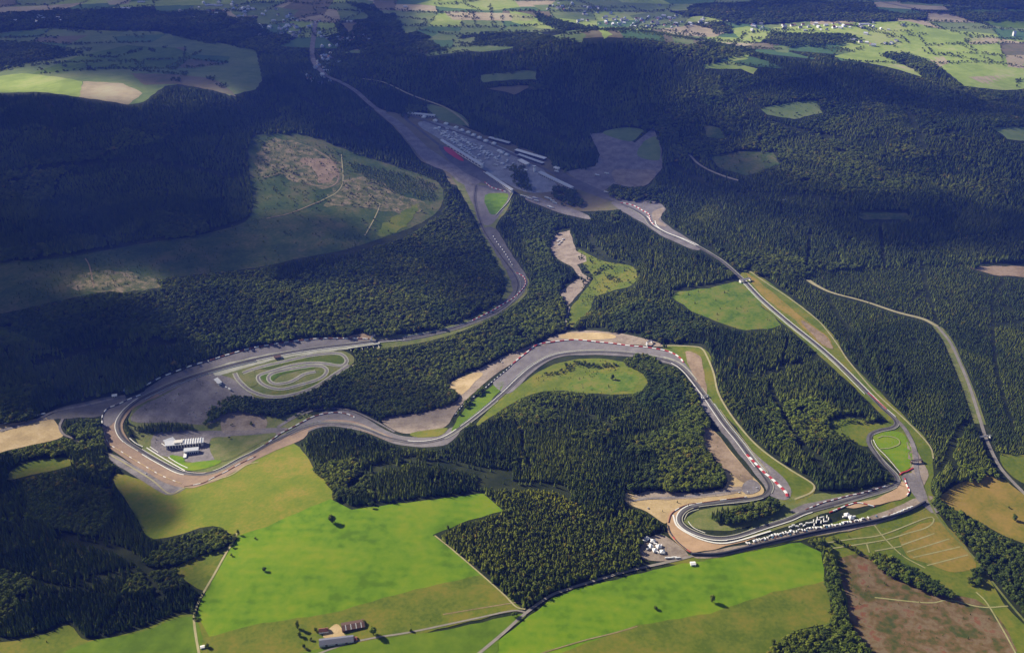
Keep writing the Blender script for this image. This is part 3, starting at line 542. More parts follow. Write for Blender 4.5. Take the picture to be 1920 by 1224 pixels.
# painted edges: real strips of paint and pale kerb laid on the asphalt
def near(px, py):
    x, y = at(px, py); return int(np.argmin((QT[:, 0] - x) ** 2 + (QT[:, 1] - y) ** 2))
def edge(p0, p1, side, wid=1.6, m='kerb', extra=0.0, z=1.9, name='track_edge_line'):
    a, b = sorted((near(*p0), near(*p1)))
    ribbon(name, None, wid, M[m], z, q=offset(QT[a:b + 1], side * (6.2 + extra)), clear=False)
for p0, p1, s, wd, m, ex in (
    ((950,495),(760,635),1,1.2,'concrete',1), ((760,635),(480,674),1,1.8,'kerb',0), ((480,674),(262,749),-1,1.6,'concrete',1), ((262,749),(237,828),-1,2.0,'kerb',1),
    ((237,828),(262,844),-1,1.2,'kerb',0), ((270,850),(350,888),-1,2.6,'kerb',2), ((262,844),(385,889),1,1.2,'kerb',0), ((385,889),(460,856),-1,1.6,'concrete',1),
    ((400,886),(500,836),1,1.4,'kerb',1.5), ((540,815),(740,826),-1,3.0,'grey',2), ((560,806),(720,818),1,1.4,'concrete',0), ((760,829),(860,806),1,2.4,'kerb',0), ((867,800),(945,737),1,1.6,'kerb',0), ((830,822),(930,750),-1,2.0,'concrete',2),
    ((945,737),(1080,661),1,1.8,'kerb',0), ((975,708),(1130,660),1,2.4,'concrete',5), ((1080,661),(1262,680),1,1.6,'concrete',1), ((1262,680),(1332,758),-1,2.0,'kerb',0), ((1240,673),(1300,714),1,3.0,'concrete',4),
    ((1332,758),(1420,874),-1,2.0,'kerb',1), ((1310,728),(1430,888),1,1.8,'concrete',2), ((1340,770),(1430,888),1,2.2,'path',8), ((1410,862),(1440,924),1,1.8,'concrete',1), ((1427,932),(1307,948),1,2.2,'concrete',0),
    ((1307,948),(1363,1009),-1,3.0,'kerb',1), ((1363,1009),(1520,957),-1,2.0,'kerb',0), ((1300,951),(1430,990),1,2.0,'concrete',0), ((1430,990),(1500,965),1,1.4,'concrete',1), ((1560,947),(1676,911),-1,1.4,'concrete',1),
    ((1629,826),(1683,901),-1,1.8,'concrete',0), ((1634,814),(1681,794),-1,1.2,'concrete',0), ((1627,737),(1675,783),-1,1.8,'kerb',0), ((1395,527),(1627,737),-1,2.0,'kerb',0), ((1395,527),(1580,690),1,2.2,'concrete',1),
    ((1210,407),(1307,462),-1,3.4,'kerb',1), ((1307,462),(1395,527),-1,1.6,'concrete',0), ((1180,390),(1240,436),1,2.0,'concrete',2)):
    edge(p0, p1, s, wd, m, ex)
for pts, wd, m in (([(275,840),(315,865),(347,883)], 3.0, 'kerb'), ([(281,838),(297,849)], 2.0, 'kerb'), ([(316,858),(335,870),(352,878)], 2.4, 'kerb'), ([(243,822),(255,832),(268,838)], 2.2, 'kerb'),
                   ([(303,832),(316,841)], 3, 'kerb'), ([(1283,975),(1290,962),(1310,955)], 1.8, 'concrete'), ([(1290,978),(1300,990),(1322,1000)], 1.8, 'kerb'), ([(1262,966),(1268,985),(1285,998),(1315,1012),(1350,1019),(1385,1014),(1445,996)], 4.0, 'kerb'),
                   ([(1228,415),(1232,425),(1248,436),(1275,447),(1304,461)], 3.4, 'kerb'), ([(1637,825),(1645,840),(1662,857),(1688,888)], 1.8, 'kerb'), ([(1645,822),(1658,818),(1680,822),(1687,832),(1670,840),(1650,842)], 2.0, 'path'), ([(1755,775),(1745,840)], .1, 'path')):
    ribbon('concrete_and_sunlit_strip', pts, wd, M[m], 2.1, clear=False)
for a_, b_, sd_, lab in (((480,674),(262,749),1,'long pale guard rail on the inside of the shaded track above the grey car park'), ((1395,527),(1627,737),1,'long pale guard rail on the left of the long straight'), ((1332,758),(1430,888),1,'pale guard rail between the straight and the bare slope above the hairpin'),
                        ((540,815),(692,807),1,'pale guard rail between the S bend and the forest below it'), ((760,635),(935,583),-1,'pale guard rail on the inside of the fast forest bend'), ((867,800),(1005,684),1,'pale guard rail beside the central wood')):
    i0, i1 = sorted((near(*a_), near(*b_))); qq = offset(QT[i0:i1 + 1], -sd_ * 11.0 if False else sd_ * 10.5)
    xx, yy_ = proj(qq[::3, 0], qq[::3, 1], hgt(qq[::3, 0], qq[::3, 1]))
    barrier(list(zip(xx, yy_)), lab, 999, .5, 1.2, ('metal', 'metal'), .5, name='guard_rail', cat='guard rail', group='guard rails beside the race track')
#BARR
barrier([(394,676),(422,667),(472,653),(523,644),(550,640),(578,637),(607,635),(662,635),(692,636)], 'red and white barrier along the forest side of the sweeping straight left of the viaduct', 30, 3, 1.8, ('tile', 'white'), .5)
barrier([(265,727),(301,708),(324,699),(347,690),(372,682),(392,677)], 'black and white barrier along the shaded forest edge at the left of the circuit', 32, 3, 1.8, ('dark', 'white'), .52)
barrier([(192,800),(192,781),(201,767),(221,759),(240,750),(265,740)], 'dark and white barrier round the outside of the lower left bend', 26, 3, 1.8, ('dark', 'white'), .5)
barrier([(192,800),(197,818),(207,834),(232,850),(268,872),(305,893),(340,907)], 'tan and white barrier between the lower left bend and the service yard', 38, 1.8, 1.4, ('sand', 'white'), .3)
barrier([(345,913),(380,906),(400,896),(425,884),(450,870),(480,856)], 'dark red barrier at the edge of the orange field', 40, 1.8, 1.5, ('tile', 'white'), .45)
barrier([(498,834),(525,814),(546,803),(582,784),(605,777),(630,774),(652,777),(665,783)], 'red and white barrier, its red darkened as shade, round the hump of the S bend below the kart track', 27, 3, 1.8, ('tile', 'white'), .5)  # block red darkened to paint in the shade at this bend
barrier([(852,780),(870,758),(894,741),(911,727),(922,717),(935,706),(950,694),(962,682)], 'dark and white barrier beside the green strip before the big double bend', 16, 2.4, 1.6, ('dark', 'white'), .4)
barrier([(962,682),(975,671),(987,662),(1002,650),(1020,644),(1067,638),(1097,639),(1122,642),(1145,644),(1162,646),(1182,649),(1206,651),(1227,654),(1252,659),(1272,669),(1282,680)], 'red and white barrier round the outside of the big double bend', 29, 3.4, 1.8, ('red', 'white'), .5)
barrier([(1400,853),(1416,869),(1431,885),(1447,898),(1460,910),(1473,923),(1476,932)], 'broad red and white block barrier above the hairpin', 24, 6, 1.8, ('red', 'white'), .5)
barrier([(1253,980),(1258,965),(1270,955),(1288,947),(1310,944),(1345,939),(1400,932)], 'dark red barrier round the top of the hairpin', 60, 1.8, 1.5, ('tile', 'white'), .25)
barrier([(1252,985),(1256,998),(1268,1014),(1284,1028),(1296,1036)], 'dark barrier with red ends round the left of the hairpin gravel', 50, 2.0, 1.6, ('dark', 'red'), .2)
barrier([(1510,956),(1525,950),(1545,942),(1565,937),(1590,930),(1620,924),(1660,912)], 'white and dark red barrier under the forest between hairpin and chicane', 21, 2.2, 1.5, ('tile', 'white'), .45)
barrier([(1555,961),(1575,953),(1590,947),(1610,943),(1640,950)], 'short red and white barrier between the race track and the camp', 24, 2.4, 1.5, ('red', 'white'), .6)
barrier([(1696,897),(1700,910),(1705,920),(1700,930)], 'short red and white barrier at the end of the chicane gravel', 16, 2.6, 1.7, ('red', 'white'), .6)
barrier([(1687,890),(1693,886),(1700,884),(1712,878)], 'bright red barrier across the old road at the chicane', 40, 3, 1.6, ('red', 'red'), .3)
barrier([(1163,381),(1176,383),(1190,387),(1206,396),(1216,402),(1220,415),(1226,422)], 'pink and white barrier on the outside of the bend in the valley', 24, 3.2, 1.8, ('red', 'white'), .5)
barrier([(968,512),(980,518),(985,526),(984,536),(975,548),(962,560),(945,570),(925,582),(905,592),(885,602)], 'red and white barrier round the fast bend in the middle of the forest', 22, 2.6, 1.6, ('red', 'white'), .45)
barrier([(923,440),(932,455),(942,468),(952,483),(962,500)], 'dark and white barrier beside the shaded straight', 24, 2.8, 1.6, ('dark', 'white'), .45)
barrier([(909,342),(922,352),(935,356),(948,360)], 'red and white barrier above the small bright green infield', 22, 3, 1.6, ('red', 'white'), .5)
barrier([(905,322),(925,334),(945,350),(962,362)], 'white and red barrier along the end of the pit straight', 16, 3.2, 1.8, ('tile', 'white'), .6)
barrier([(962,362),(952,380),(938,395),(930,404)], 'pale wall at the right of the small bright green infield', 400, 3, 1.8, ('concrete', 'concrete'), .5)
barrier([(1627,737),(1645,752),(1662,768)], 'narrow red barrier beside the track before the chicane', 80, 2.0, 1.5, ('red', 'red'), .5)
barrier([(1296,1040),(1345,1040),(1400,1028),(1460,1014),(1520,1000),(1600,985),(1650,975),(1700,960),(1735,942)], 'long dark wall standing in for the shadow band below the white camp and the green field', 999, 4, 5, ('dark', 'dark'), .5, name='shade_band_wall', cat='wall', group='shade stand-ins')  # dark wall added to stand in for the shadow of vehicles and bank
barrier([(0,796),(40,786),(85,775)], 'white and grey concrete barrier at the far left road', 24, 3, 1.6, ('grey', 'white'), .6)

# ------------------------------------------------------------------ where trees grow
RX, RY, RW, RH = -160, -20, 1140, 660
K = np.ones((RH, RW), np.int8)
gpx, gpy = np.meshgrid(np.arange(RW) * 2 + RX, np.arange(RH) * 2 + RY)
def raster(poly, val, arr=None):
    arr = K if arr is None else arr
    p = np.asarray(poly, float)
    i0 = int(max(0, (p[:, 0].min() - RX) // 2)); i1 = int(min(RW, (p[:, 0].max() - RX) // 2 + 2))
    j0 = int(max(0, (p[:, 1].min() - RY) // 2)); j1 = int(min(RH, (p[:, 1].max() - RY) // 2 + 2))
    if i1 <= i0 or j1 <= j0: return
    g = np.stack([gpx[j0:j1, i0:i1].ravel(), gpy[j0:j1, i0:i1].ravel()], 1).astype(float)
    k = inside(g, p).reshape(j1 - j0, i1 - i0); arr[j0:j1, i0:i1][k] = val
def wproj(q): x, y = proj(q[:, 0], q[:, 1], hgt(q[:, 0], q[:, 1])); return np.stack([x, y], 1)
KINDS = [(3, [(-200,-40),(2100,-40),(2100,108),(1250,108),(1150,60),(600,90),(480,80),(300,60),(-200,60)]),
 (3, [(-200,600),(110,560),(250,530),(330,515),(430,515),(530,535),(545,600),(500,645),(440,655),(400,650),(340,640),(200,620),(100,640),(-200,680)]),
 (3, [(820,340),(885,420),(940,500),(945,560),(850,605),(700,625),(540,630),(520,540),(700,470),(800,420)]),
 (3, [(950,385),(1060,415),(1030,450),(1030,490),(1065,545),(1055,625),(1000,645),(880,695),(740,725),(715,650),(900,600),(990,560),(995,500)]),
 (5, [(830,730),(960,735),(1240,735),(1325,770),(1340,830),(1300,855),(1200,855),(1000,800),(960,790),(880,810)]),
 (3, [(1180,920),(1210,880),(1260,850),(1290,840),(1340,845),(1365,880),(1360,915),(1250,925)]),
 (5, [(1080,395),(1150,390),(1170,415),(1120,420)]), (5, [(1240,180),(1450,130),(1960,165),(1960,380),(1500,360),(1250,280)]),
 (2, [(812,1004),(885,985),(945,955),(892,912),(980,912),(1050,918),(1100,965),(1190,945),(1245,985),(1218,1010),(1205,1065),(1100,1098),(1020,1130),(975,1142),(930,1110),(885,1065)]),
 (4, [(1475,535),(1530,508),(1720,500),(1820,500),(2100,520),(2100,860),(1860,850),(1800,780),(1755,890),(1700,775),(1640,720),(1580,650)]),
 (1, [(1600,600),(1650,650),(1700,720),(1680,760),(1640,700)]), (4, [(640,280),(720,300),(830,330),(830,390),(640,340)]), (5, [(1100,560),(1210,550),(1330,590),(1340,640),(1230,645),(1100,620)]),
 (3, [(-200,820),(60,828),(110,820),(160,790),(210,800),(215,840),(150,850),(-200,880)]), (3, [(1755,945),(2100,945),(2100,1200),(1880,1110)]), (3, [(1430,1180),(1600,1180),(1640,1240),(1430,1240)])]
for k, p in KINDS: raster(p, k)
KW = np.zeros_like(K)
for t, q, wd in OPEN:
    if t == 'p': raster(wproj(q), 0)
    else:
        a = wproj(offset(q, wd)); b = wproj(offset(q, -wd))
        for i in range(len(q) - 1): raster([a[i], a[i + 1], b[i + 1], b[i]], 0); raster([a[i], a[i + 1], b[i + 1], b[i]], 1, KW)
CLUMPS = [(3, [(383,797),(392,765),(430,740),(470,742),(500,750),(570,738),(640,700),(720,668),(800,695),(858,735),(845,760),(780,777),(715,785),(640,765),(560,770),(520,785),(490,778),(440,772),(415,778)]),
 (1, [(250,815),(252,795),(300,787),(345,790),(385,800),(370,812),(300,820)]), (1, [(1318,972),(1325,958),(1400,942),(1460,935),(1474,945),(1465,963),(1420,977),(1350,987)]),
 (3, [(1505,1008),(1540,1010),(1562,1032),(1568,1060),(1578,1120),(1584,1165),(1610,1190),(1650,1240),(1435,1240),(1450,1198),(1500,1186),(1558,1170),(1548,1100),(1545,1045),(1520,1025)]),
 (3, [(1622,1045),(1640,1035),(1665,1038),(1712,1062),(1750,1082),(1800,1118),(1790,1128),(1740,1112),(1690,1092),(1640,1068)]),
 (3, [(1752,950),(1775,945),(1800,955),(1850,985),(1880,1010),(1960,1050),(1960,1190),(1880,1110),(1830,1048),(1790,1000)]),
 (3, [(1165,685),(1195,660),(1225,664),(1245,690),(1282,700),(1310,745),(1260,755),(1210,745),(1218,715),(1185,692)]),
 (3, [(1820,1065),(1845,1060),(1840,1100),(1815,1100)]), (1, [(1755,880),(1850,885),(1840,905),(1765,915)]),
 (3, [(950,305),(985,310),(992,335),(1000,368),(965,345)]), (3, [(1040,345),(1080,355),(1100,385),(1060,388),(1030,360)]), (3, [(752,212),(770,212),(772,226),(754,226)]),
 (3, [(1135,350),(1235,350),(1240,378),(1150,378)]), (3, [(690,668),(702,662),(720,670),(700,685)]), (4, [(655,300),(760,322),(825,345),(815,380),(720,355),(650,315)]), (5, [(205,868),(240,885),(225,895),(150,885),(130,865),(190,855)])]
for k, p in CLUMPS: raster(p, k)
HED = np.zeros_like(K)
def hline(pts, wpx, k=3):
    p = np.array(pts, float)
    for a, b in zip(p[:-1], p[1:]):
        d = (b - a) / max(np.hypot(*(b - a)), 1e-6); n = np.array([-d[1], d[0]]) * wpx / 2
        raster([a + n, b + n, b - n, a - n], k, HED)
for pts, wd in (([(330,128),(350,112),(378,95)], 5), ([(160,124),(175,130)], 8), ([(250,65),(262,70)], 6), ([(240,132),(300,136),(352,142)], 3), ([(100,52),(160,62)], 4), ([(1675,58),(1740,66)], 3), ([(1690,68),(1705,84)], 5), ([(1800,62),(1872,72)], 3), ([(1808,75),(1832,102)], 6),
               ([(1876,70),(1881,125)], 4), ([(1650,84),(1700,80)], 3), ([(1740,98),(1800,108),(1860,122)], 3), ([(600,28),(640,46)], 4), ([(886,22),(892,46)], 6), ([(918,10),(926,48)], 7), ([(1000,22),(1046,56)], 10), ([(840,30),(900,36)], 3), ([(1730,90),(1740,104)], 4), ([(1812,116),(1818,112)], 4),
               ([(1060,688),(1090,682),(1110,688),(1160,686)], 6), ([(1022,704),(1050,700),(1075,690)], 5), ([(1560,92),(1600,96),(1620,90)], 6), ([(1440,62),(1500,70),(1560,66)], 9), ([(1450,78),(1520,84),(1590,98)], 8), ([(1590,45),(1640,60),(1690,70)], 6), ([(1655,103),(1700,102),(1760,130)], 8), ([(1885,28),(1920,30)], 8),
               ([(1240,62),(1300,74),(1350,76)], 4), ([(1400,62),(1370,90),(1330,100)], 6), ([(560,60),(640,62)], 14), ([(1150,760),(1152,764)], 4), ([(1092,532),(1130,505),(1150,500)], 5), ([(1140,520),(1165,530)], 8), ([(1100,560),(1180,555)], 5), ([(430,820),(432,822)], 5), ([(468,795),(475,797)], 8), ([(432,797),(436,800)], 5), ([(1200,500),(1240,560)], 8),
               ([(555,782),(580,778)], 4), ([(445,1000),(440,1012),(432,1025)], 5), ([(378,1112),(370,1130)], 8), ([(362,1140),(365,1165)], 6), ([(1560,1010),(1600,1032)], 6), ([(1600,1033),(1612,1038)], 7), ([(1560,800),(1590,790),(1630,792)], 5), ([(1570,815),(1600,830)], 7)): hline(pts, wd)
for a_, b_ in FHEDGE:
    q = np.array([a_, b_]); hline(wproj(q), 3.2)
for w_ in FARWOOD: raster(w_, 3)
for c_ in ((262,68,8), (170,130,9), (262,120,9), (286,95,7), (350,112,8), (395,148,8), (120,125,5), (240,68,4), (285,62,5), (188,62,4), (90,70,6), (105,71,5), (415,160,10), (310,88,5), (205,100,5), (75,130,5), (330,150,9), (345,137,8)):
    hline([(c_[0] - c_[2], c_[1]), (c_[0] + c_[2], c_[1] + 1)], c_[2] * .8)
SPR_ = np.zeros((RH, RW), np.float32)
for v_, p_ in ((.14, [(-160,480),(250,450),(470,405),(470,330),(560,340),(700,400),(780,420),(640,475),(350,520),(-160,600)]), (.22, [(1085,465),(1200,495),(1200,550),(1090,580)]), (.22, [(480,262),(560,255),(640,285),(650,345),(480,345)]), (.12, [(640,300),(830,340),(820,390),(720,420),(640,380)]),
               (.14, [(1000,712),(1040,690),(1090,674),(1160,676),(1215,690),(1180,702),(1120,708),(1020,716)]), (.05, [(960,745),(1060,718),(1200,700),(1210,735),(1000,740)]), (.02, [(1570,1050),(1700,1090),(1850,1140),(1890,1230),(1640,1230),(1590,1130)]), (.015, [(1540,1010),(1740,960),(1850,1080),(1700,1050)]), (.02, [(1400,512),(1480,565),(1600,690),(1740,835),(1720,840),(1580,700),(1400,560)]),
               (.06, [(1555,790),(1625,790),(1630,835),(1565,810)]), (.05, [(1420,200),(1540,185),(1545,215),(1440,225)]), (.05, [(1330,290),(1460,284),(1460,312),(1400,332),(1340,312)]), (.05, [(1262,552),(1395,530),(1460,605),(1340,600)]), (.06, [(262,760),(250,800),(300,850),(400,700),(340,720)]), (.02, [(1320,800),(1420,900),(1240,975),(1175,930),(1340,920)]), (.015, [(-60,1180),(360,1160),(362,1235),(-60,1235)]), (.02, [(370,1190),(640,1140),(970,1130),(700,1190)])): raster(p_, v_, SPR_)
def lookup(A, x, y):
    i = np.clip(((x - RX) / 2 + .5).astype(int), 0, RW - 1); j = np.clip(((y - RY) / 2 + .5).astype(int), 0, RH - 1); return A[j, i]
PT = []
for y0, y1, sp, xw in ((1150, 2050, 5.7, 1500), (2050, 2900, 5.9, 1900), (2900, 3900, 7.2, 2400), (3900, 5200, 10.5, 3100), (5200, 8200, 16, 4600)):
    a = np.arange(-xw, xw, sp); b = np.arange(y0, y1, sp); x, y = np.meshgrid(a, b)
    x = x.ravel() + RNG.uniform(-.42, .42, x.size) * sp; y = y.ravel() + RNG.uniform(-.42, .42, y.size) * sp
    z = hgt(x, y); px, py = proj(x, y, z)
    k = (px > RX + 4) & (px < 2110) & (py > -40) & (py < 1290)
    x, y, z, px, py = x[k], y[k], z[k], px[k], py[k]
    ra = 9 * np.sin(x / 17 + 3 * np.sin(y / 41)) + 6 * np.sin(x / 7.3 + y / 9.1); rb = 9 * np.sin(y / 19 + 3 * np.sin(x / 37)) + 6 * np.sin(y / 8.1 - x / 6.7)
    jx, jy = proj(x + ra * (.55 if sp < 7 else 1.7), y + rb * (.55 if sp < 7 else 1.7), z)
    kd = np.where(lookup(KW, px, py) > 0, 0, lookup(K, jx, jy)).astype(int); hd = lookup(HED, px, py).astype(int)
    r = RNG.random(len(x)); nz = np.sin(x / 61 + 2 * np.sin(y / 83)) * np.cos(y / 73 + 1.5 * np.sin(x / 97))
    kd = np.where(kd == 5, np.where(nz + (r - .5) * .8 > 0, 3, 1), kd)
    kd = np.where((kd == 1) & (r > .985), 3, kd)
    u = x / 210 + .35 * np.sin(y / 190) + .1 * np.sin(y / 57); v = y / 185 + .35 * np.sin(x / 170); iu = np.floor(u); iv = np.floor(v)
    hs = np.sin(iu * 12.9898 + iv * 78.233) * 43758.5453; hs -= np.floor(hs); h2 = np.sin(iu * 39.3 + iv * 11.1) * 2473.5; h2 -= np.floor(h2)
    stand = .80 + .38 * hs
    ride = ((u - iu < 9 / 210) & (h2 > .45)) | ((v - iv < 9 / 185) & (h2 < .6))
    kd = np.where((kd == 1) & (hs > .9), 3, kd)
    ht = np.select([kd == 1, kd == 2, kd == 3, kd == 4], [(RNG.normal(18.5, 3.3, len(x)) + 2 * nz) * stand, RNG.normal(15, 2.2, len(x)), RNG.normal(14, 2.6, len(x)) + 2 * nz, RNG.normal(10.5, 1.6, len(x))], 10)
    ht = np.clip(ht, 5, 30)
    top = lookup(K, *proj(x, y, z + ht * .9)) != 0; mid = lookup(K, *proj(x, y, z + ht * .5)) != 0
    south = lookup(K, px, py + 7) != 0
    ok = (kd > 0) & top & mid & (south | (kd != 1) | (sp > 9)) & ~(ride & (kd == 1))
    sc_ = (lookup(SPR_, px, py) > r) & ~ok & (lookup(K, px, py) == 0) & (px > 0)
    kd = np.where(sc_, np.where(h2 > .5, 3, 1), kd); ht = np.where(sc_, RNG.uniform(3, 8.5, len(x)) * np.where(y > 2900, 1.25, 1), ht)
    ok |= sc_
    hk = (hd > 0) & ~ok & (r < .75); kd = np.where(hk, 3, kd); ht = np.where(hk, RNG.uniform(6, 12, len(x)), ht); ok |= hk
    # thinner places, so the ground shows now and then
    ok &= ~((nz * 1.0 + np.sin(x / 23) * np.sin(y / 29) * .5 > 1.18) & (r < .8))
    if sp < 8: ok &= ~((kd == 3) & (r < .12))
    PT.append(np.column_stack([x, y, z, px, py, kd, ht, np.full(len(x), sp)])[ok])
PT = np.vstack(PT)
PT[:, 5] = np.where(PT[:, 5] == 4, 1, PT[:, 5])
print('trees', len(PT), [(k, int((PT[:, 5] == k).sum())) for k in (1, 2, 3)])

# ------------------------------------------------------------------ tree shapes (height 1, root at 0)
def spruce_me(name, seed, wide=.205, tiers=6, m='spruce', droop=.5):
    r = random.Random(seed); b = MB(); b.cyl((0, 0, -.03), (0, 0, .5), .016, .008, M['bark'], 5)
    for t in range(tiers):
        f = t / (tiers - 1); z0 = .10 + .74 * f ** .95; R0 = wide * (1 - .86 * f) * r.uniform(.9, 1.1); zt = min(1, z0 + .26 - .08 * f)
        if t == tiers - 1: zt = 1.0
        n = 12; a0 = r.random() * 6.3; V = [(r.uniform(-.01, .01), r.uniform(-.01, .01), zt)]
        for i in range(n):
            a = a0 + 2 * math.pi * i / n; rr = R0 * (r.uniform(.95, 1.25) if i % 2 == 0 else r.uniform(.5, .72))
            V.append((rr * math.cos(a), rr * math.sin(a), z0 - (R0 * droop * r.uniform(.3, 1) if i % 2 == 0 else -R0 * .25)))
        b.add(V, [(0, 1 + i, 1 + (i + 1) % n) for i in range(n)], M[m])
    return b.me(name)
def leaf_me(name, seed, n=240, lobes=8, cs=.085, m='leaf', limbs=True, spread=.34, trunk=.30, zlo=.42):
    r = random.Random(seed); b = MB(); L = []
    for i in range(lobes):
        a = 2 * math.pi * i / lobes + r.uniform(-.4, .4); f = r.uniform(.25, 1) if i else 0
        L.append((Vector((spread * .62 * f * math.cos(a), spread * .62 * f * math.sin(a), r.uniform(zlo, .80) if i else .74)), r.uniform(.15, .23)))
    b.cyl((0, 0, -.03), (0, 0, trunk), .028, .020, M['bark'], 6)
    if limbs:
        for c, q in L[:6]: b.cyl((0, 0, trunk * .9), c, .013, .004, M['bark'], 4)
    V = []; F = []
    for i in range(n):
        c, q = L[i % lobes]; d = Vector((r.gauss(0, 1), r.gauss(0, 1), r.gauss(.25, 1))).normalized()
        p = c + Vector((d.x * q, d.y * q, d.z * q * .85)) * r.uniform(.72, 1.08)
        nn = (d + Vector((r.gauss(0, .45), r.gauss(0, .45), r.gauss(.3, .4)))).normalized()
        u = nn.orthogonal().normalized(); v = nn.cross(u); s = cs * r.uniform(.6, 1.25); o = len(V); ph = r.random() * 3
        for k in range(5):
            a = ph + k * 1.2566; rr = s * r.uniform(.55, 1); V.append(p + u * rr * math.cos(a) + v * rr * math.sin(a) + nn * r.uniform(-.1, .1) * s)
        F.append(tuple(range(o, o + 5)))
    b.add(V, F, M[m]); return b.me(name)
SPR = [spruce_me('spruce_tree', 11), spruce_me('spruce_tree', 12, .18, 7), spruce_me('spruce_tree', 13, .23, 5), spruce_me('spruce_tree', 14, .20, 6)]
LAR = [spruce_me('larch_tree', 21, .25, 6, 'larch', .25), spruce_me('larch_tree', 22, .28, 5, 'larch', .2), leaf_me('larch_tree', 23, 150, 6, .10, 'larch', False, .26)]
LEA = [leaf_me('broadleaf_tree', 31), leaf_me('broadleaf_tree', 32, 220, 7), leaf_me('broadleaf_tree', 33, 260, 9, .08, spread=.4), leaf_me('broadleaf_tree', 34, 200, 6, .095)]

def scatter(name, V, scl, rot, pick, srcs):
    me = bpy.data.meshes.new(name); me.from_pydata(V.tolist(), [], [])
    a = me.attributes.new('scl', 'FLOAT_VECTOR', 'POINT'); a.data.foreach_set('vector', scl.astype(np.float32).ravel())
    a = me.attributes.new('rot', 'FLOAT_VECTOR', 'POINT'); a.data.foreach_set('vector', rot.astype(np.float32).ravel())
    a = me.attributes.new('pick', 'INT', 'POINT'); a.data.foreach_set('value', pick.astype(np.int32))
    o = link(name, me); g = bpy.data.node_groups.new(name, 'GeometryNodeTree')
    g.interface.new_socket('Geometry', in_out='INPUT', socket_type='NodeSocketGeometry'); g.interface.new_socket('Geometry', in_out='OUTPUT', socket_type='NodeSocketGeometry')
    n = g.nodes; L = g.links; gi = n.new('NodeGroupInput'); go = n.new('NodeGroupOutput')
    jo = n.new('GeometryNodeJoinGeometry')
    for s in srcs:
        oi = n.new('GeometryNodeObjectInfo'); oi.inputs['Object'].default_value = s; oi.inputs['As Instance'].default_value = False; oi.transform_space = 'ORIGINAL'
        ti = n.new('GeometryNodeGeometryToInstance'); L.new(oi.outputs['Geometry'], ti.inputs[0]); L.new(ti.outputs[0], jo.inputs[0])
    ip = n.new('GeometryNodeInstanceOnPoints'); ip.inputs['Pick Instance'].default_value = True
    def att(nm, ty):
        x = n.new('GeometryNodeInputNamedAttribute'); x.data_type = ty; x.inputs['Name'].default_value = nm; return next(q for q in x.outputs if q.enabled and q.name == 'Attribute')
    L.new(gi.outputs[0], ip.inputs['Points']); L.new(jo.outputs[0], ip.inputs['Instance'])
    L.new(att('pick', 'INT'), ip.inputs['Instance Index']); L.new(att('scl', 'FLOAT_VECTOR'), ip.inputs['Scale']); L.new(att('rot', 'FLOAT_VECTOR'), ip.inputs['Rotation'])
    L.new(ip.outputs[0], go.inputs[0])
    md = o.modifiers.new('scatter', 'NODES'); md.node_group = g; return o
def grow(kd, meshes, one, wood, cat, label, label2, group, widen):
    p = PT[PT[:, 5] == kd]; infr = (p[:, 3] > 6) & (p[:, 3] < 1914) & (p[:, 4] < 1216) & (p[:, 6] > 8)
    size = p[:, 6] / np.hypot(p[:, 1], HC - p[:, 2]); size = np.where(infr, size, -1); order = np.argsort(-size); sel = order[:300]
    rest = np.ones(len(p), bool); rest[sel] = False
    objs = []
    for i, k in enumerate(sel):
        x, y, z, _, _, _, h, _ = p[k]; o = link(one, meshes[i % len(meshes)], None, (x, y, z))
        o.rotation_euler = (0, 0, random.random() * 6.28); o.scale = (h * random.uniform(.9, 1.15),) * 2 + (h,); tag(o, label, cat, group); objs.append(o)
    q = p[rest]; n = len(q); s = q[:, 6]; wd = s * RNG.uniform(.72, 1.32, n) * np.interp(q[:, 7], [5.7, 7.2, 10.5, 16], widen)
    # distant trees stand for themselves with fuller crowns
    o = scatter(wood, q[:, :3], np.column_stack([wd, wd, s]), np.column_stack([RNG.normal(0, .04, n), RNG.normal(0, .04, n), RNG.uniform(0, 6.28, n)]), RNG.integers(0, len(meshes), n), objs[:len(meshes)])
    tag(o, label2, 'forest', None, 'stuff')
grow(1, SPR, 'spruce_tree', 'spruce_forest', 'spruce', 'tall dark spruce in the nearest rows of the lower left forest', 'dense dark green spruce forest covering the hills round the circuit', 'spruces at the near edge of the lower left forest', [1.0, 1.12, 1.35, 1.9])
grow(2, LAR, 'larch_tree', 'larch_plantation', 'larch', 'light olive green young tree near the lower tip of the plantation between the two meadows', 'light olive green plantation between the two bright meadows', 'young trees at the lower tip of the plantation', [1.0, 1.1, 1.2, 1.4])
grow(3, LEA, 'broadleaf_tree', 'broadleaf_woodland', 'tree', 'dark green leafy tree in the hedges and strips at the lower right', 'rounded broadleaf woodland along the circuit and between the far fields', 'leafy trees at the lower right', [1.0, 1.1, 1.25, 1.6])

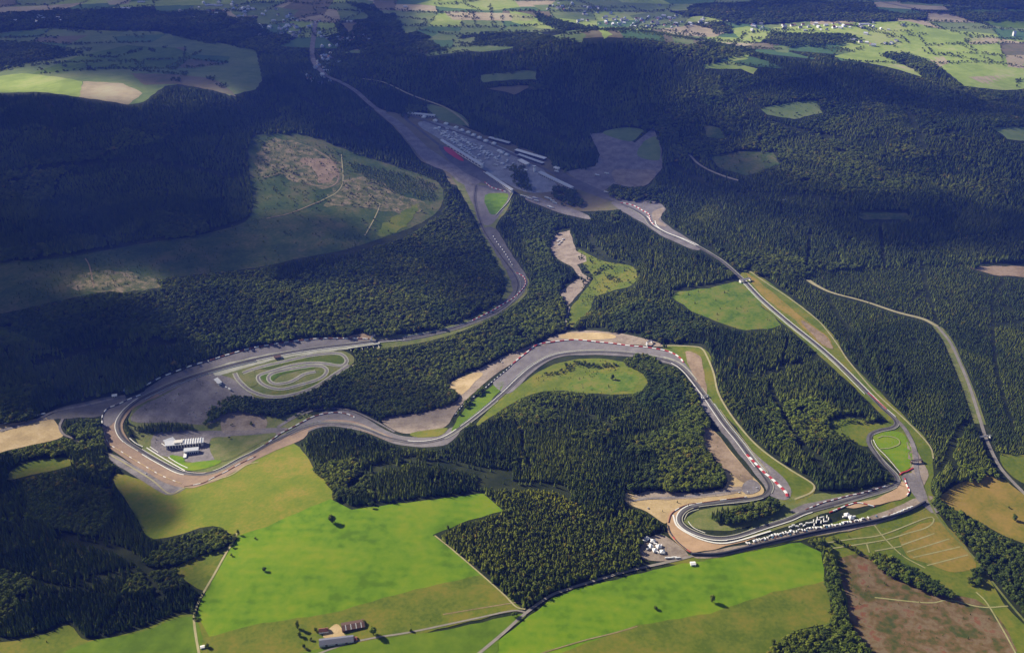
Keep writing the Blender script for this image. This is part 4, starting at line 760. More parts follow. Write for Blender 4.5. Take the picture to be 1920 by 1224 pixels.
# ------------------------------------------------------------------ lone trees, each with trunk and crown
def lone(px, py, h, label, wide=1.0, kind=0, name='field_tree', cat='tree'):
    c = P(px, py); t = empty(name, c, random.random() * 6, label, cat)
    r = random.Random(int(px * 7 + py)); b = MB(); b.cyl((0, 0, -.5), (0, 0, h * .34), h * .045, h * .03, M['bark'], 8)
    if kind == 0:
        cr = leaf_me('crown', int(px), 800, 12, .062, spread=.32, trunk=.1, zlo=.30)
        for i in range(5):
            a = i * 1.26; b.cyl((0, 0, h * .3), (h * .16 * math.cos(a), h * .16 * math.sin(a), h * .62), h * .013, h * .004, M['bark'], 5)
    else: cr = leaf_me('crown', int(px), 420, 7, .055, spread=.10, trunk=.1)
    b.build('trunk', t)
    o = link('crown', cr, t); o.scale = (h * wide, h * wide, h)
for a in ((623,980,24,'round leafy tree alone in the upper part of the big bright meadow',1.0), (496,1070,11,'small dark bush-like tree alone at the left of the big bright meadow',1.25), (479,1010,6,'tiny bush in the upper left of the big bright meadow',1.3),
          (700,1190,24,'large round tree beside the farm road right of the farm',1.0), (1335,1128,21,'narrow leafy tree with a long shadow in the right bright meadow',.8), (1229,1142,9,'low dark bush in the middle of the right bright meadow',1.5),
          (770,1183,8,'low red-brown bush beside the farm road',1.2), (558,1178,22,'tall slim tree left of the farm',.55), (561,1192,13,'lower tree under the slim one left of the farm',1.0), (1148,712,20,'dark lone tree in the meadow inside the big double bend',.9), (570,1215,12,'dark shrub at the gate of the farm',.9), (592,1183,11,'dense tree touching the left side of the white farmhouse',1.1), (583,1200,9,'small tree at the left gable of the long barn',1.1), (682,1168,9,'small tree behind the ribbed barn',1.0),
          (1902,975,17,'lone leafy tree in the orange field at the right',1.0), (1604,1030,9,'small tree between the striped plots and the hedge',1.0), (447,1003,16,'slim tree at the top of the gravel path by the left woods',.6), (434,1042,8,'bush on the right side of the gravel path',1.0),
          (170,130,14,'dark round tree in the far shaded pasture at the upper left',1.3), (389,1213,11,'dark tree behind the white shed by the gravel path',1.2), (840,991,10,'small tree at the upper corner of the plantation',1.0), (1891,952,6,'tiny bush in the orange field at the right',1.2)):
    lone(*a)

# ------------------------------------------------------------------ houses and buildings
def face(px1, py1, px2, py2):
    a = P(px1, py1); b = P(px2, py2); return math.atan2(b.y - a.y, b.x - a.x), (b - a).length
def house(parent, L, W, H, RHt, wall, roof, wins=4, chimney=True, sides=True):
    b = MB(); b.box(-L/2, L/2, -W/2, W/2, -1.5, H, M[wall]); b.build('wall', parent)
    b = MB(); b.gable(-L/2 - .5, L/2 + .5, -W/2 - .5, W/2 + .5, H, H + RHt, M[roof], M[wall]); rf = b.build('roof', parent)
    if chimney:
        c = MB(); c.box(L*.2, L*.2 + 1, -.5, .5, H + RHt * .6, H + RHt + 1.4, M['tile']); c.build('chimney', rf)
    if sides:
        for i in range(wins):
            x = -L/2 + L * (i + .5) / wins; f = MB(); f.box(x - .8, x + .8, -W/2 - .08, -W/2 + .1, 1, 2.4, M['glass']); f.box(x - .95, x + .95, -W/2 - .14, -W/2 + .1, .82, 1.0, M['white']); f.build('window', parent)
        d = MB(); d.box(-.7 + L * .06, .7 + L * .06, -W/2 - .1, -W/2 + .1, 0, 2.2, M['wood']); d.build('door', parent)
# farm
rz, _ = face(592, 1207, 672, 1195)
t = empty('barn', P(631, 1203), rz, 'long farm barn with dark slate roof and white gable end beside the farm road', 'barn', 'farm buildings')
b = MB(); b.box(-34, 34, -9, 9, -2, 5, M['wall']); b.build('wall', t)
b = MB(); b.gable(-34.6, 34.6, -9.8, 9.8, 5, 9.5, M['slate'], M['white']); b.build('roof', t)
for i in range(3): b = MB(); x = -20 + 20 * i; b.box(x - 2.4, x + 2.4, -9.12, -8.9, 0, 4, M['wood']); b.build('door', t)
t = empty('farmhouse', P(607, 1184), rz, 'white farmhouse with red tiled roof behind the long barn', 'house', 'farm buildings'); house(t, 19, 11, 5.5, 4, 'white', 'tile', 5)
t = empty('barn', P(662, 1174), rz + .08, 'barn with dark brown ribbed roof at the back right of the farmyard', 'barn', 'farm buildings')
b = MB(); b.box(-23, 23, -11, 11, -2, 4.5, M['wood']); b.build('wall', t)
b = MB(); b.gable(-23.6, 23.6, -11.8, 11.8, 4.5, 8, M['wood'], M['wall']); rf = b.build('roof', t)
for i in range(4): b = MB(); x = -16 + 10.5 * i; b.add([(x, -11.9, 4.62), (x + 1.6, -11.9, 4.62), (x + 1.6, 0, 8.12), (x, 0, 8.12)], [(0, 1, 2, 3)], M['metal']); b.build('roof_light', rf)
t = empty('shed', P(663, 1199), rz, 'small shed with red roof at the right end of the long barn', 'shed', 'farm buildings'); house(t, 14, 10, 3.5, 2.5, 'tile', 'tile', 2, False)
sheet('farmyard', [(606,1194),(618,1178),(632,1170),(642,1180),(646,1190),(656,1196),(640,1204)], M['sand'], 1.25, wob=1)
t = empty('shed', P(380, 1214), .3, 'white shed with flat roof beside the gravel path at the bottom left', 'shed'); house(t, 8, 7, 3.5, 1.2, 'white', 'white', 1, False)
t = empty('shed', P(1299, 1058), .1, 'square white shed at the edge of the right meadow below the hairpin', 'shed'); house(t, 11, 10, 4.2, 1.6, 'white', 'white', 2, False)
t = empty('hut', P(172, 831), .2, 'small white-roofed hut in the trees left of the lower left bend', 'hut'); house(t, 11, 7, 3.5, 1.2, 'wall', 'white', 2, False)
t = empty('house', P(1901, 68), .2, 'bright white tall house standing alone at the upper right edge', 'house'); house(t, 16, 14, 20, 9, 'white', 'white', 3, False)
t = empty('cabin', P(1470, 377), .4, 'small white cabin alone in the forest at the upper right', 'cabin'); house(t, 11, 9, 5, 2.5, 'white', 'white', 2, False)
# circuit office building in the lower left bend: three wings
rz, _ = face(310, 832, 392, 824)
t = empty('office_building', P(350, 836), rz, 'long white and grey office building with saw-edged roof inside the lower left bend', 'building')
b = MB(); b.box(-52, 44, -9, 10, -3, 13, M['wall']); b.build('wall', t)
b = MB(); b.box(-54, 46, -11, 12, 13.02, 14.2, M['metal']); b.box(-30, -8, -6, 8, 14.22, 17.5, M['wall']); b.build('roof', t)
for i in range(9): b = MB(); x = -14 + 6.4 * i; b.box(x, x + 2.4, -14, 12.6, 14.22, 15.8, M['white'], .3); b.build('roof_rib', t)
for i in range(12): b = MB(); x = -48 + 7.4 * i; b.box(x, x + 5, -9.15, -8.9, 2, 10.5, M['glass']); b.build('window', t)
t = empty('office_wing', P(358, 849), rz, 'white wing with curved pale forecourt in front of the long office building', 'building')
b = MB(); b.box(-16, 20, -7, 7, -3, 11.4, M['white']); b.build('wall', t)
b = MB(); b.box(-17, 21, -8, 8, 11.42, 12.2, M['metal']); b.build('roof', t)
for i in range(6): b = MB(); x = -13 + 5.4 * i; b.box(x, x + 3.6, -7.15, -6.9, 2, 7, M['glass']); b.build('window', t)
b = MB(); b.box(-17, -9, -26, -8.02, -3, 6, M['white']); b.build('side_wing', t)
b = MB(); b.box(-19, -7, -34, -26.02, -3, 2.0, M['concrete']); b.build('forecourt_wall', t)
t = empty('annex', P(318, 829), rz + .5, 'low pale annex at the left end of the long office building', 'building')
b = MB(); b.box(-13, 13, -8, 8, -2, 7, M['wall']); b.build('wall', t); b = MB(); b.box(-13.8, 13.8, -8.8, 8.8, 7.02, 7.8, M['metal']); b.build('roof', t)
# viaduct
rz, L = face(655, 653, 708, 645)
t = empty('viaduct', P(681, 650), rz, 'concrete viaduct with tall pale piers carrying the track above the kart track', 'bridge')
b = MB(); b.box(-L/2 - 4, L/2 + 8, -4, 5, 1.6, 3.2, M['concrete']); b.build('deck', t)
b = MB(); b.box(-L/2 - 4, L/2 + 8, -4.6, -4.1, 1.5, 4.4, M['concrete']); b.build('parapet', t)
b = MB(); b.box(-L/2 - 4, L/2 + 8, 2, 5, -8, 1.58, M['dark']); b.build('retaining_wall', t)
for i in range(6): b = MB(); x = -L/2 + 4 + i * (L - 2) / 5; b.box(x - 1.2, x + 1.2, -14 - 2 * i, -11.5 - 2 * i, -12, .4, M['concrete']); b.box(x - 1.1, x + 1.1, -14 - 2 * i, -3.9, .42, 1.58, M['concrete']); b.build('pier', t)
ribbon('gravel_path', [(712,650),(692,672),(678,680),(660,686)], 6, M['path'], 1.2)
# footbridges over the track
def bridge(px1, py1, px2, py2, label, h=7, w=4, m='white'):
    rz, L = face(px1, py1, px2, py2); t = empty('footbridge', P((px1 + px2) / 2, (py1 + py2) / 2), rz, label, 'bridge')
    b = MB(); b.box(-L/2, L/2, -w/2, w/2, h, h + .8, M['grey']); b.build('deck', t)
    for s in (-1, 1):
        b = MB(); b.box(-L/2, L/2, s * w/2 - .1, s * w/2 + .1, h + .82, h + 2.1, M[m]); b.build('railing', t)
        b = MB(); b.box(s * L/2 - 1.4, s * L/2 + 1.4, -w/2 - 1, w/2 + 1, -2, h - .02, M[m]); b.build('pier', t)
bridge(1388, 530, 1406, 526, 'white footbridge across the top of the long straight', 8, 8)
bridge(1834, 824, 1856, 820, 'pale footbridge across the road in the right-hand forest', 6, 4)
bridge(1316, 748, 1327, 744, 'small white footbridge where the track narrows right of the infield wood', 6, 3)
bridge(1213, 648, 1222, 643, 'white and red gantry at the outside of the big double bend', 10, 5)
bridge(1708, 868, 1728, 866, 'dark footbridge across the old road at the chicane', 6, 5, 'wood')
bridge(696, 640, 702, 630, 'short footbridge over the end of the viaduct', 8, 4)
# pits, stands and halls in the valley
def hall(name, p, q, W, H, label, roof='metal', wall='wall', group='pit and paddock buildings', over=1.5, bays=True):
    rz, L = face(*p, *q); t = empty(name, P((p[0] + q[0]) / 2, (p[1] + q[1]) / 2), rz, label, 'building', group)
    b = MB(); b.box(-L/2, L/2, -W/2, W/2, -4, H, M[wall]); b.build('wall', t)
    b = MB(); z = H + .02; x0, x1, y0, y1 = -L/2 - over, L/2 + over, -W/2 - over, W/2 + over
    b.add([(x0, y0, z), (x1, y0, z), (x1, y1, z), (x0, y1, z), (x0, y0, z + .8), (x1, y0, z + .8), (x1, y1, z + 2.4), (x0, y1, z + 2.4)], [(3, 2, 1, 0), (4, 5, 6, 7), (0, 1, 5, 4), (1, 2, 6, 5), (2, 3, 7, 6), (3, 0, 4, 7)], M[roof]); b.build('roof', t)
    if bays:
        n = max(2, min(20, int(L / 12)))
        for i in range(n): b = MB(); x = -L/2 + L * (i + .5) / n; b.box(x - L/n*.36, x + L/n*.36, -W/2 - .15, -W/2 + .1, 0, H * .6, M['glass']); b.build('garage_door', t)
    return t
hall('pit_building', (791, 235), (902, 321), 12, 9, 'very long pit building with narrow pale roof in the shaded valley')
hall('pit_building', (911, 325), (960, 361), 9, 8, 'shorter pit building joining the long one towards the small bright infield')
hall('old_pit_building', (1011, 325), (1072, 356), 14, 8, 'old pit building with pale ribbed roof at the right of the valley')
hall('grandstand', (967, 287), (1022, 301), 16, 12, 'upper grandstand with long pale roof at the edge of the dark hill', 'white', 'dark', 'grandstands in the valley', 1, False)
hall('grandstand', (972, 294), (1018, 309), 12, 9, 'lower grandstand with thin pale roof in front of the upper one', 'metal', 'dark', 'grandstands in the valley', 1, False)
hall('grandstand', (917, 261), (955, 272), 14, 9, 'long pale-edged grandstand left of the two roofed ones', 'metal', 'dark', 'grandstands in the valley', 1, False)
hall('hospitality_hall', (974, 303), (989, 311), 18, 8, 'white hall between the grandstands and the old pits', 'white')
hall('hospitality_hall', (977, 321), (988, 321), 10, 5, 'low white hall left of the control tower', 'white')
hall('hall', (765, 214), (815, 220), 14, 7, 'long pale hall at the top end of the paddock', 'metal')
hall('hall', (1040, 316), (1047, 319), 14, 7, 'white hall to the right of the two roofed grandstands', 'white')
hall('workshop', (515, 672), (526, 670), 8, 4, 'small dark red-brown workshop between the straight and the kart track', 'wood', 'tile')
hall('kart_clubhouse', (405, 712), (413, 722), 10, 5, 'grey clubhouse beside the kart track', 'metal')
hall('timing_hut', (233, 734), (245, 733), 9, 6, 'pale blue-sided building in the shade above the lower left bend', 'metal', 'blue')
hall('timing_hut', (211, 744), (219, 743), 7, 4, 'small white hut left of the blue-sided building', 'white')
t = empty('control_tower', P(1002, 322), .4, 'slim white control tower between the grandstands and the old pits', 'tower')
b = MB(); b.box(-4, 4, -4, 4, -4, 20, M['white']); b.build('shaft', t); b = MB(); b.box(-5.5, 5.5, -5.5, 5.5, 20.02, 24, M['glass']); b.box(-6, 6, -6, 6, 24.02, 25, M['white']); b.build('cabin', t)

# ------------------------------------------------------------------ vehicles and tents
def wheels(b, xs, w):
    for x in xs:
        for s in (-1, 1): b.cyl((x, s * (w - .3), .42), (x, s * w, .42), .42, .42, M['rubber'], 8)
def camper():
    r = empty('motorhome', (0, 0, 0)); b = MB(); b.box(-4.2, 2.4, -1.3, 1.3, .5, 3.3, M['white'], .12); b.box(1.0, 2.9, -1.2, 1.2, 2.32, 3.15, M['white'], .2); b.build('body', r)
    b = MB(); b.add([(2.42, -1.1, .5), (4.3, -1.1, .5), (4.3, 1.1, .5), (2.42, 1.1, .5), (2.42, -1.05, 2.3), (3.2, -1.05, 2.3), (3.2, 1.05, 2.3), (2.42, 1.05, 2.3), (4.3, -1.1, 1.3), (4.3, 1.1, 1.3)], [(0, 1, 8, 5, 4), (3, 7, 6, 9, 2), (1, 2, 9, 8), (4, 5, 6, 7)], M['white']); b.build('cab', r)
    b = MB(); b.add([(4.22, -.95, 1.4), (4.22, .95, 1.4), (3.3, .95, 2.28), (3.3, -.95, 2.28)], [(0, 1, 2, 3)], M['glass']); b.box(-3, -.5, -1.32, -1.1, 1.8, 2.6, M['glass']); b.box(-3, -.5, 1.1, 1.32, 1.8, 2.6, M['glass']); b.build('window', r)
    b = MB(); wheels(b, (-2.6, 3.2), 1.25); b.build('wheel', r); return r
def truck():
    r = empty('team_truck', (0, 0, 0)); b = MB(); b.box(-8, 4.6, -1.4, 1.4, 1.0, 4.1, M['white'], .06); b.build('trailer', r)
    b = MB(); b.box(4.9, 7.2, -1.3, 1.3, .7, 3.7, M['white'], .15); b.box(6.95, 7.16, -1.1, 1.1, 2.0, 3.2, M['glass']); b.build('cab', r)
    b = MB(); wheels(b, (-6.8, -5.6, -4.4, 3.4, 6), 1.3); b.build('wheel', r); return r
def tent():
    r = empty('marquee', (0, 0, 0)); b = MB(); b.box(-4.5, 4.5, -4.5, 4.5, 0, 2.8, M['white']); b.build('side_wall', r)
    b = MB(); b.add([(-5, -5, 2.82), (5, -5, 2.82), (5, 5, 2.82), (-5, 5, 2.82), (0, 0, 6.2)], [(0, 1, 4), (1, 2, 4), (2, 3, 4), (3, 0, 4), (3, 2, 1, 0)], M['white']); b.build('canopy', r); return r
def car(body='greypaint'):
    r = empty('parked_car', (0, 0, 0)); b = MB()
    pr = [(-2.1, .35), (2.15, .35), (2.2, .75), (1.1, .95), (.45, 1.45), (-1.2, 1.45), (-2.0, .98)]
    V = [(x, -.85, z) for x, z in pr] + [(x, .85, z) for x, z in pr]; n = len(pr)
    b.add(V, [tuple(range(n))[::-1], tuple(range(n, 2 * n))] + [(i, (i + 1) % n, n + (i + 1) % n, n + i) for i in range(n)], M[body]); b.build('body', r)
    b = MB(); b.box(-1.1, .4, -.87, .87, 1.0, 1.36, M['glass'], .05); b.build('window', r); b = MB(); wheels(b, (-1.3, 1.3), .88); b.build('wheel', r); return r
def place(proto, used, px, py, rz, label, group, cat, sc=1.0, dz=1.2):
    o = proto if not used else copy_tree(proto)
    o.location = P(px, py, dz); o.rotation_euler = (0, 0, rz); o.scale = (sc,) * 3; tag(o, label, cat, group); used.append(1); return o
cp, tr, te = camper(), truck(), tent(); uc, ut, ue = [], [], []
G1 = 'white vehicles and tents along the screen wall'
row = wpts([(1400,1022),(1440,1010),(1480,1000),(1530,992),(1580,984),(1632,972)], True, 6, False, 6.8)
for i, (x, y) in enumerate(row):
    px, py = proj(x, y, hgt(x, y)); k = i % 7
    rz = math.atan2(*(row[min(i + 1, len(row) - 1)] - row[max(i - 1, 0)])[::-1]) + (0 if k in (2, 6) else math.pi / 2) + random.uniform(-.15, .15)
    if random.random() < .06: continue
    place(te if k == 3 else cp, ue if k == 3 else uc, px, py - 1 + random.uniform(-2.2, .8), rz + random.uniform(-.25, .25), 'white marquee in the lower row along the dark shade band' if k == 3 else 'white motorhome in the lower row along the dark shade band', G1, 'marquee' if k == 3 else 'motorhome', (.7 if k == 3 else .98) * random.uniform(.8, 1.1))
for px, py in ((1482,989),(1488,986),(1495,988),(1502,984),(1508,986),(1514,982)): place(cp, uc, px, py, .25 + random.uniform(-.3, .3), 'white motorhome in the short upper row at the left of the camp', G1, 'motorhome', 1.0)
for i, (px, py) in enumerate(((1520,981),(1525,978),(1530,980),(1534,976),(1539,980),(1544,976),(1548,979),(1553,974),(1532,973),(1541,971),(1550,970),(1526,985))): place(tr, ut, px, py, 1.3 if i % 3 else .3, 'long white truck in the packed block in the middle of the camp', 'trucks in the middle of the camp', 'truck', .72)
for i, (px, py) in enumerate(((1588,967),(1595,972),(1583,970),(1601,970))): place(te if i < 2 else cp, ue if i < 2 else uc, px, py, .3, 'white tent beside the dark trees at the right end of the camp' if i < 2 else 'white motorhome beside the dark trees at the right end of the camp', 'pair of tents and vans at the right of the camp', 'marquee' if i < 2 else 'motorhome', 1.2)
for i, (px, py) in enumerate(((1657,971),(1662,970),(1672,967),(1677,965),(1684,962),(1690,960),(1696,957),(1703,954),(1709,952))): place(cp, uc, px, py, .4, 'white motorhome in the thin row at the far right of the dark shade band', 'motorhomes at the far right of the camp', 'motorhome', 1.1)
for i, (px, py) in enumerate(((1209,1015),(1213,1011),(1218,1022),(1220,1026),(1228,1021),(1235,1026),(1239,1025),(1228,1033),(1234,1037),(1242,1036),(1215,1030),(1224,1016))): place(te if i % 2 else cp, ue if i % 2 else uc, px, py, i * .7, 'white tent in the cluster beside the plantation left of the hairpin' if i % 2 else 'white motorhome in the cluster beside the plantation left of the hairpin', 'cluster left of the hairpin', 'marquee' if i % 2 else 'motorhome', 1.15)
for i, (px, py) in enumerate(((1252,1047),(1258,1047),(1264,1046),(1271,1047))): place(tr, ut, px, py, .1, 'white truck on the road at the foot of the hairpin', 'trucks at the foot of the hairpin', 'truck', .8)
# paddock
for i in range(70):
    f = random.random(); px = 815 + f * 150 + random.uniform(-4, 4); py = 240 + f * 80 + random.uniform(-10, 8)
    if i % 4 == 0: place(te, ue, px, py, -.6, 'small white tent among the trucks on the shaded paddock', 'small tents on the shaded paddock', 'marquee', random.uniform(.8, 1.5))
    else: place(tr, ut, px, py, -.6 + (1.57 if i % 3 else 0), 'pale truck parked among the others behind the long pit building', 'team trucks in the shaded paddock', 'truck', random.uniform(.8, 1.2))
G2 = 'team trucks in the shaded paddock'
for r_, (p, q, n) in enumerate((((824,248),(905,308),26), ((832,247),(880,283),14), ((850,250),(912,292),14), ((838,256),(900,304),16))):
    for i in range(n):
        f = i / (n - 1); px = p[0] + (q[0] - p[0]) * f + random.uniform(-2, 2); py = p[1] + (q[1] - p[1]) * f + random.uniform(-1, 1)
        place(tr, ut, px, py, -.6 + (1.57 if i % 2 else 0), 'pale truck parked among the others behind the long pit building', G2, 'truck', random.uniform(.9, 1.3))
for i, (px, py) in enumerate(((795,221),(816,228),(836,234),(855,241),(866,246),(878,250),(888,255),(899,260),(911,266),(926,271),(941,288),(950,292),(936,285))):
    place(te, ue, px, py, -.35, 'white marquee in the dashed line along the upper edge of the paddock', 'marquees along the upper edge of the paddock', 'marquee', 1.9)
for i, (px, py) in enumerate(((980,369),(988,371),(993,374),(1003,373),(1006,378),(1030,389),(1034,391),(1025,372),(1030,374),(1036,378),(1040,382),(1137,362),(930,311),(943,286),(1120,330),(1138,327),(1044,323))):
    place(tr, ut, px, py, -.5, 'white truck on the dusty ground beyond the small bright infield', 'trucks scattered on the valley floor', 'truck', 1.3)
for i in range(60):
    px = random.uniform(870, 985); py = 262 + (px - 870) * .38 + random.uniform(-4, 22)
    if i == 0: ca = car(); uca = []
    place(ca, uca, px, py, random.uniform(-.8, -.4), 'silver car parked on the shaded paddock', 'cars on the shaded paddock', 'car', 1.2)
for i in range(40):
    px = random.uniform(300, 425); py = 720 + random.uniform(0, 60) + (425 - px) * .1
    if lookup(K, np.array([px]), np.array([py]))[0] != 0 or py > 788: continue
    if i % 3 == 0: place(ca, uca, px, py, .4, 'silver car on the big grey car park inside the lower left bend', 'cars on the lower left car park', 'car', 1.1)
place(cp, uc, 430, 731, 2.4, 'white motorhome at the left end of the kart track', None, 'motorhome', 1.5); uc
place(cp, uc, 424, 727, 2.4, 'smaller white motorhome just left of the one at the kart track', None, 'motorhome', 1.1)
for px, py in ((1052,455),(1048,459),(1047,453),(1056,450)): place(tr, ut, px, py, .7, 'white truck on the sandy clearing in the middle wood', 'trucks on the sandy clearing', 'truck', .9)
for px, py in ((274,888),(1215,953),(1232,990),(1303,926),(1402,923),(1386,924),(1419,915),(939,676),(942,680)): place(ca, uca, px, py, random.random() * 3, 'dark-windowed silver car on bare ground next to the track', 'cars on bare ground round the track', 'car', 1.3)

cb = car('blue'); ucb = []; crd = car('tile'); ucr = []
for i in range(26):
    f = random.random(); px = 1400 + 300 * f; py = 1019 - 62 * f + random.uniform(-1.5, 1.5)
    if i % 2: place(cb, ucb, px, py, random.random() * 3, 'blue car parked in front of the white camp above the dark shade band', 'blue cars at the camp', 'car', 1.15)
    else: place(crd, ucr, px, py, random.random() * 3, 'dark red car parked in front of the white camp above the dark shade band', 'dark red cars at the camp', 'car', 1.15)

# ------------------------------------------------------------------ villages far away
HS = []
for c in range(6):
    b = MB(); W = random.uniform(9, 12); L = random.uniform(11, 18); H = random.uniform(5, 7)
    b.box(-L/2, L/2, -W/2, W/2, -2, H, M['white' if c % 3 else 'wall']); b.gable(-L/2 - .5, L/2 + .5, -W/2 - .6, W/2 + .6, H, H + W * .38, M[('slate', 'metal', 'tile', 'metal', 'slate', 'white')[c]], M['white'])
    for i in range(3): b.box(-L/2 + L * (i + .3) / 3, -L/2 + L * (i + .6) / 3, -W/2 - .1, -W/2 + .1, 2, 4, M['glass'])
    HS.append(b.me('village_house'))
VIL = [((90,36),(50,8),14,'village at the upper left edge','pale house among dark trees at the upper left edge'),
 ((440,22),(95,18),42,'shaded town at the upper left','bluish house in the shaded town at the upper left'),
 ((540,52),(70,22),46,'shaded town along the valley road','small house in the shaded town along the valley road'),
 ((655,74),(40,9),16,'hamlet right of the valley road','small house right of the valley road in the shade'),
 ((605,120),(26,44),38,'hamlet where the valley road bends','house beside the bend of the valley road above the pits'),
 ((1185,42),(110,12),70,'sunlit village in the upper middle','bright white house in the sunlit village in the upper middle'),
 ((1085,18),(70,12),20,'scattered houses above the sunlit village','small house scattered above the sunlit village'),
 ((1420,52),(22,10),10,'hamlet in the bright fields','white house in the small hamlet right of the sunlit village'),
 ((1560,52),(110,9),34,'village between the right fields','white house in the row between the right-hand fields'), ((1640,82),(60,6),8,'farms between the right fields','farmhouse between the right-hand fields')]
for (cx, cy), (sx, sy), n, grp, lab in VIL:
    for i in range(n):
        px = cx + random.gauss(0, .5) * sx; py = max(3, cy + random.gauss(0, .5) * sy)
        o = link('village_house', HS[random.randrange(6)], None, P(px, py)); o.rotation_euler = (0, 0, random.random() * 3.14); o.scale = (random.uniform(.9, 1.5),) * 3
        tag(o, lab, 'house', grp)
for px, py, L, lab in ((235,17,60,'long white roof left of the shaded town'), (265,5,45,'pale farm hall at the top left'), (395,11,70,'large white factory roof at the upper left of the town'), (410,12,45,'second large pale roof beside the factory'), (452,20,40,'pale hall in the upper left town'),
                       (657,42,45,'white hall right of the shaded town'), (605,70,30,'white hall above the valley road'), (1620,47,60,'long white farm hall between the right fields'), (1590,48,50,'red-roofed farm hall between the right fields'), (1600,76,34,'pale barn beside the right fields'), (760,14,24,'small white hall in the far dark wood')):
    t = empty('farm_hall', P(px, py), random.uniform(-.2, .2), lab, 'building')
    b = MB(); b.box(-L/2, L/2, -9, 9, -3, 6, M['white']); b.build('wall', t); b = MB(); b.gable(-L/2 - 1, L/2 + 1, -10, 10, 6, 10, M['tile' if 'red' in lab else 'metal'], M['white']); b.build('roof', t)

# ------------------------------------------------------------------ clouds that shade the valley and the hills, plus an added near bank
SHADE = [(.93, [(-300,160),(60,182),(200,178),(250,200),(420,205),(470,190),(400,150),(480,90),(600,100),(900,60),(1100,60),(1240,90),(1300,120),(1360,150),(1400,200),(1350,260),(1240,340),(1230,372),(1140,375),(1080,400),(985,385),(965,358),(900,355),(850,330),(700,285),(560,240),(500,235),(465,260),(470,330),(440,370),(440,405),(520,400),(640,405),(690,430),(670,470),(560,500),(450,520),(330,540),(300,510),(200,495),(110,520),(120,550),(240,560),(330,590),(340,690),(300,750),(180,770),(60,770),(-300,760)]),
 (.55, [(480,420),(760,450),(860,470),(930,380),(970,470),(985,540),(900,600),(800,560),(700,540),(500,530),(430,520)]),
 (.8, [(500,450),(700,460),(760,480),(720,520),(560,530),(440,520)]), (.75, [(880,340),(905,370),(960,470),(975,530),(900,600),(880,560),(930,520),(890,420)]),
 (.8, [(820,520),(900,500),(930,540),(880,560)]), (.8, [(-300,-100),(1000,-100),(780,5),(760,50),(1000,75),(1060,60),(600,130),(480,100),(300,160),(150,145),(60,120),(-300,140)]),
 (.93, [(-300,60),(480,60),(480,160),(280,168),(220,150),(140,148),(60,130),(-300,150)]), (.85, [(440,-60),(790,-60),(770,10),(745,50),(760,110),(440,110)]), (.72, [(1040,-60),(1240,-60),(1250,20),(1340,34),(1300,46),(1060,30)]), (.6, [(745,40),(900,46),(1060,66),(1000,110),(760,110)]), (.5, [(800,50),(1040,60),(1150,70),(1000,110),(800,100)]),
 (.7, [(980,-100),(1700,-100),(1920,-100),(2200,60),(1880,40),(1700,30),(1400,30),(1230,10),(1050,8)]),
 (.36, [(1250,110),(1440,110),(1660,125),(1800,160),(1960,165),(2200,240),(2200,500),(1900,490),(1700,470),(1500,440),(1260,360),(1250,250)]),
 (.88, [(1560,385),(1700,375),(1960,400),(2200,400),(2200,480),(1850,470),(1700,480),(1540,440)]), (.85, [(1420,120),(1640,130),(1700,170),(1850,190),(1960,200),(1960,240),(1750,215),(1600,180),(1430,170)]),
 (.8, [(1250,230),(1350,210),(1440,300),(1600,380),(1300,370),(1240,340)]), (.15, [(1380,270),(1480,200),(1620,210),(1600,320),(1480,340),(1440,310)]),
 (.97, [(-300,590),(200,570),(330,600),(345,700),(260,760),(100,775),(-300,780)]), (.8, [(235,735),(300,715),(400,690),(440,735),(480,790),(400,815),(260,820)]), (.6, [(440,740),(700,700),(860,745),(850,790),(720,800),(640,780),(560,790),(500,835),(420,860),(400,815),(450,800)]),
 (.93, [(-300,880),(120,880),(230,900),(330,925),(330,975),(260,1000),(250,1060),(120,1120),(-300,1130)]), (.5, [(240,1000),(340,1010),(400,1100),(340,1150),(100,1180),(-300,1180),(-300,1100)]),
 (0, [(-300,150),(60,138),(160,150),(262,172),(240,192),(150,185),(70,174),(-300,180)]), (.05, [(480,300),(520,250),(640,270),(830,325),(830,390),(700,445),(700,400),(640,385),(520,395),(470,370),(500,340)]),
 (.2, [(130,515),(200,505),(300,520),(290,545),(140,545)]), (.25, [(330,540),(420,515),(520,560),(500,640),(380,645)]), (.75, [(-300,80),(150,85),(160,110),(-300,140)])]
D = np.zeros((RH, RW), np.float32)
for v, p in SHADE: raster(p, v, D)
def blur(A, s):
    k = np.exp(-np.arange(-3 * s, 3 * s + 1) ** 2 / (2 * s * s)); k /= k.sum()
    for ax in (0, 1):
        B = np.pad(A, [(3 * s, 3 * s) if a == ax else (0, 0) for a in (0, 1)], mode='edge'); C = np.zeros_like(A)
        for i, w_ in enumerate(k): C += w_ * (B[i:i + A.shape[0], :] if ax == 0 else B[:, i:i + A.shape[1]])
        A = C
    return A
D = blur(D, 5)
ZC = 2350.0; sd = np.array(SD)
gx = np.arange(-4700, 6200, 36.0); gy = np.arange(-3200, 9300, 40.0)
X, Y = np.meshgrid(gx, gy); h = hgt(X, Y)           # ground points, shifted up the sun's direction to the cloud
yy = np.maximum(Y, 1300); px, py = proj(X, yy, hgt(X, yy)); dn = lookup(D, px, py).astype(float)
added_bank = np.clip((1500 - Y) / 120, 0, 1) * (.93 + .06 * np.sin(X / 170) * np.sin(Y / 140)); dn = np.maximum(dn, added_bank)  # added unseen cloud bank that shades the haze near the camera
wob = .10 * np.sin(X / 90 + 2 * np.sin(Y / 150)) * np.sin(Y / 110 + 2 * np.sin(X / 130)) * (dn * (1 - dn) * 4)
dn = np.clip(dn + wob, 0, .97)
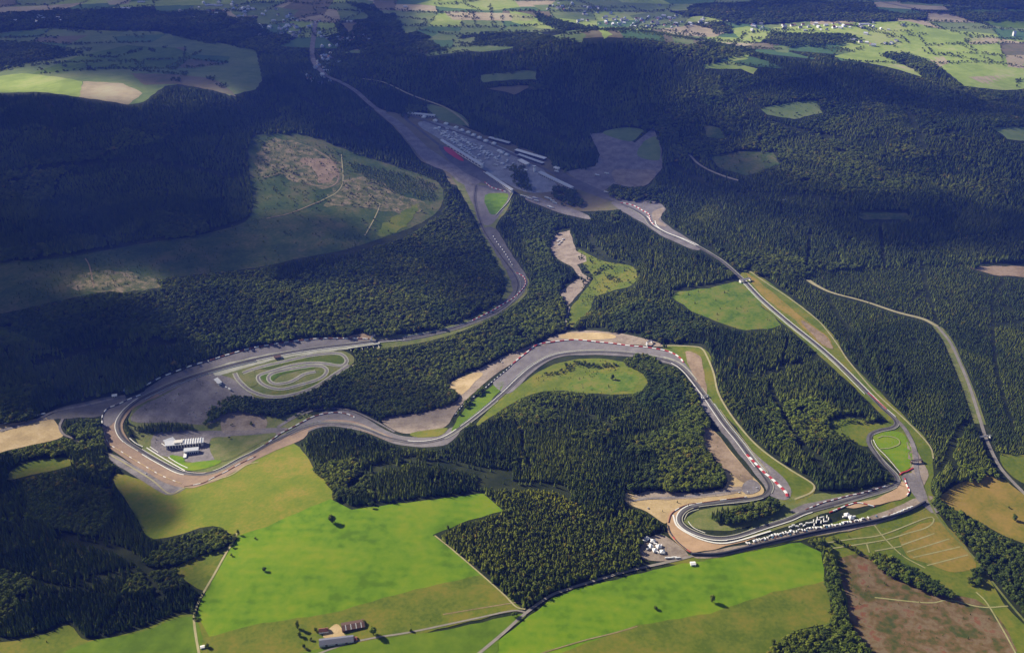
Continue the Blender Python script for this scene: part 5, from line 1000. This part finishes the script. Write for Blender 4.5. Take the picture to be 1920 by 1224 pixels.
XC = X + sd[0] / sd[2] * (ZC - h); YC = Y + sd[1] / sd[2] * (ZC - h)
lump = 1 + .35 * np.sin(X / 60) * np.sin(Y / 75) + .25 * np.sin(X / 31 + Y / 43)
tz = ZC + 55 * dn * lump; bz = ZC - 20 * dn
ny, nx = X.shape; idx = np.arange(nx * ny).reshape(ny, nx)
q = np.stack([idx[:-1, :-1], idx[:-1, 1:], idx[1:, 1:], idx[1:, :-1]], -1).reshape(-1, 4)
keep = dn.ravel()[q].max(1) > .02; q = q[keep]
V = np.vstack([np.column_stack([XC.ravel(), YC.ravel(), tz.ravel()]), np.column_stack([XC.ravel(), YC.ravel(), bz.ravel()])])
F = np.vstack([q, (q + nx * ny)[:, ::-1]])
used, inv = np.unique(F, return_inverse=True); F = inv.reshape(F.shape)
cm = bpy.data.materials.new('cloud'); cm.use_nodes = True; n = cm.node_tree.nodes; L = cm.node_tree.links; n.clear()
at_ = n.new('ShaderNodeAttribute'); at_.attribute_name = 'cover'; tp = n.new('ShaderNodeBsdfTransparent'); df = n.new('ShaderNodeBsdfDiffuse'); df.inputs[0].default_value = (.9, .9, .9, 1)
mx = n.new('ShaderNodeMixShader'); ou = n.new('ShaderNodeOutputMaterial')
L.new(at_.outputs['Fac'], mx.inputs[0]); L.new(tp.outputs[0], mx.inputs[1]); L.new(df.outputs[0], mx.inputs[2]); L.new(mx.outputs[0], ou.inputs[0])
me = mesh('clouds', V[used].tolist(), F.tolist(), [cm], smooth=True)
a = me.attributes.new('cover', 'FLOAT', 'POINT'); d2 = 1 - np.sqrt(1 - dn.ravel()); d2 = np.r_[d2, d2][used]; a.data.foreach_set('value', d2.astype(np.float32))
o = link('clouds', me); tag(o, 'broken white clouds above the hills, with an added unseen bank shading the near air', 'clouds', None, 'stuff')

# ------------------------------------------------------------------ the air
HAZE = 0.000050
hm = bpy.data.materials.new('haze'); hm.use_nodes = True; n = hm.node_tree.nodes; L = hm.node_tree.links; n.clear()
pv = n.new('ShaderNodeVolumePrincipled'); pv.inputs['Color'].default_value = (.09, .175, 1.0, 1); pv.inputs['Density'].default_value = HAZE; pv.inputs['Anisotropy'].default_value = .0
ou = n.new('ShaderNodeOutputMaterial'); L.new(pv.outputs[0], ou.inputs['Volume'])
zt = HC + 40; zb = min(float(Z.min()) for Z in [hgt(*np.meshgrid(np.arange(-16000, 16001, 40), np.arange(-1500, 30001, 60)))]) - 1; b = MB(); b.box(-15900, 15900, -1450, 29000, zb, zt, hm); o = b.build('haze'); o['kind'] = 'stuff'
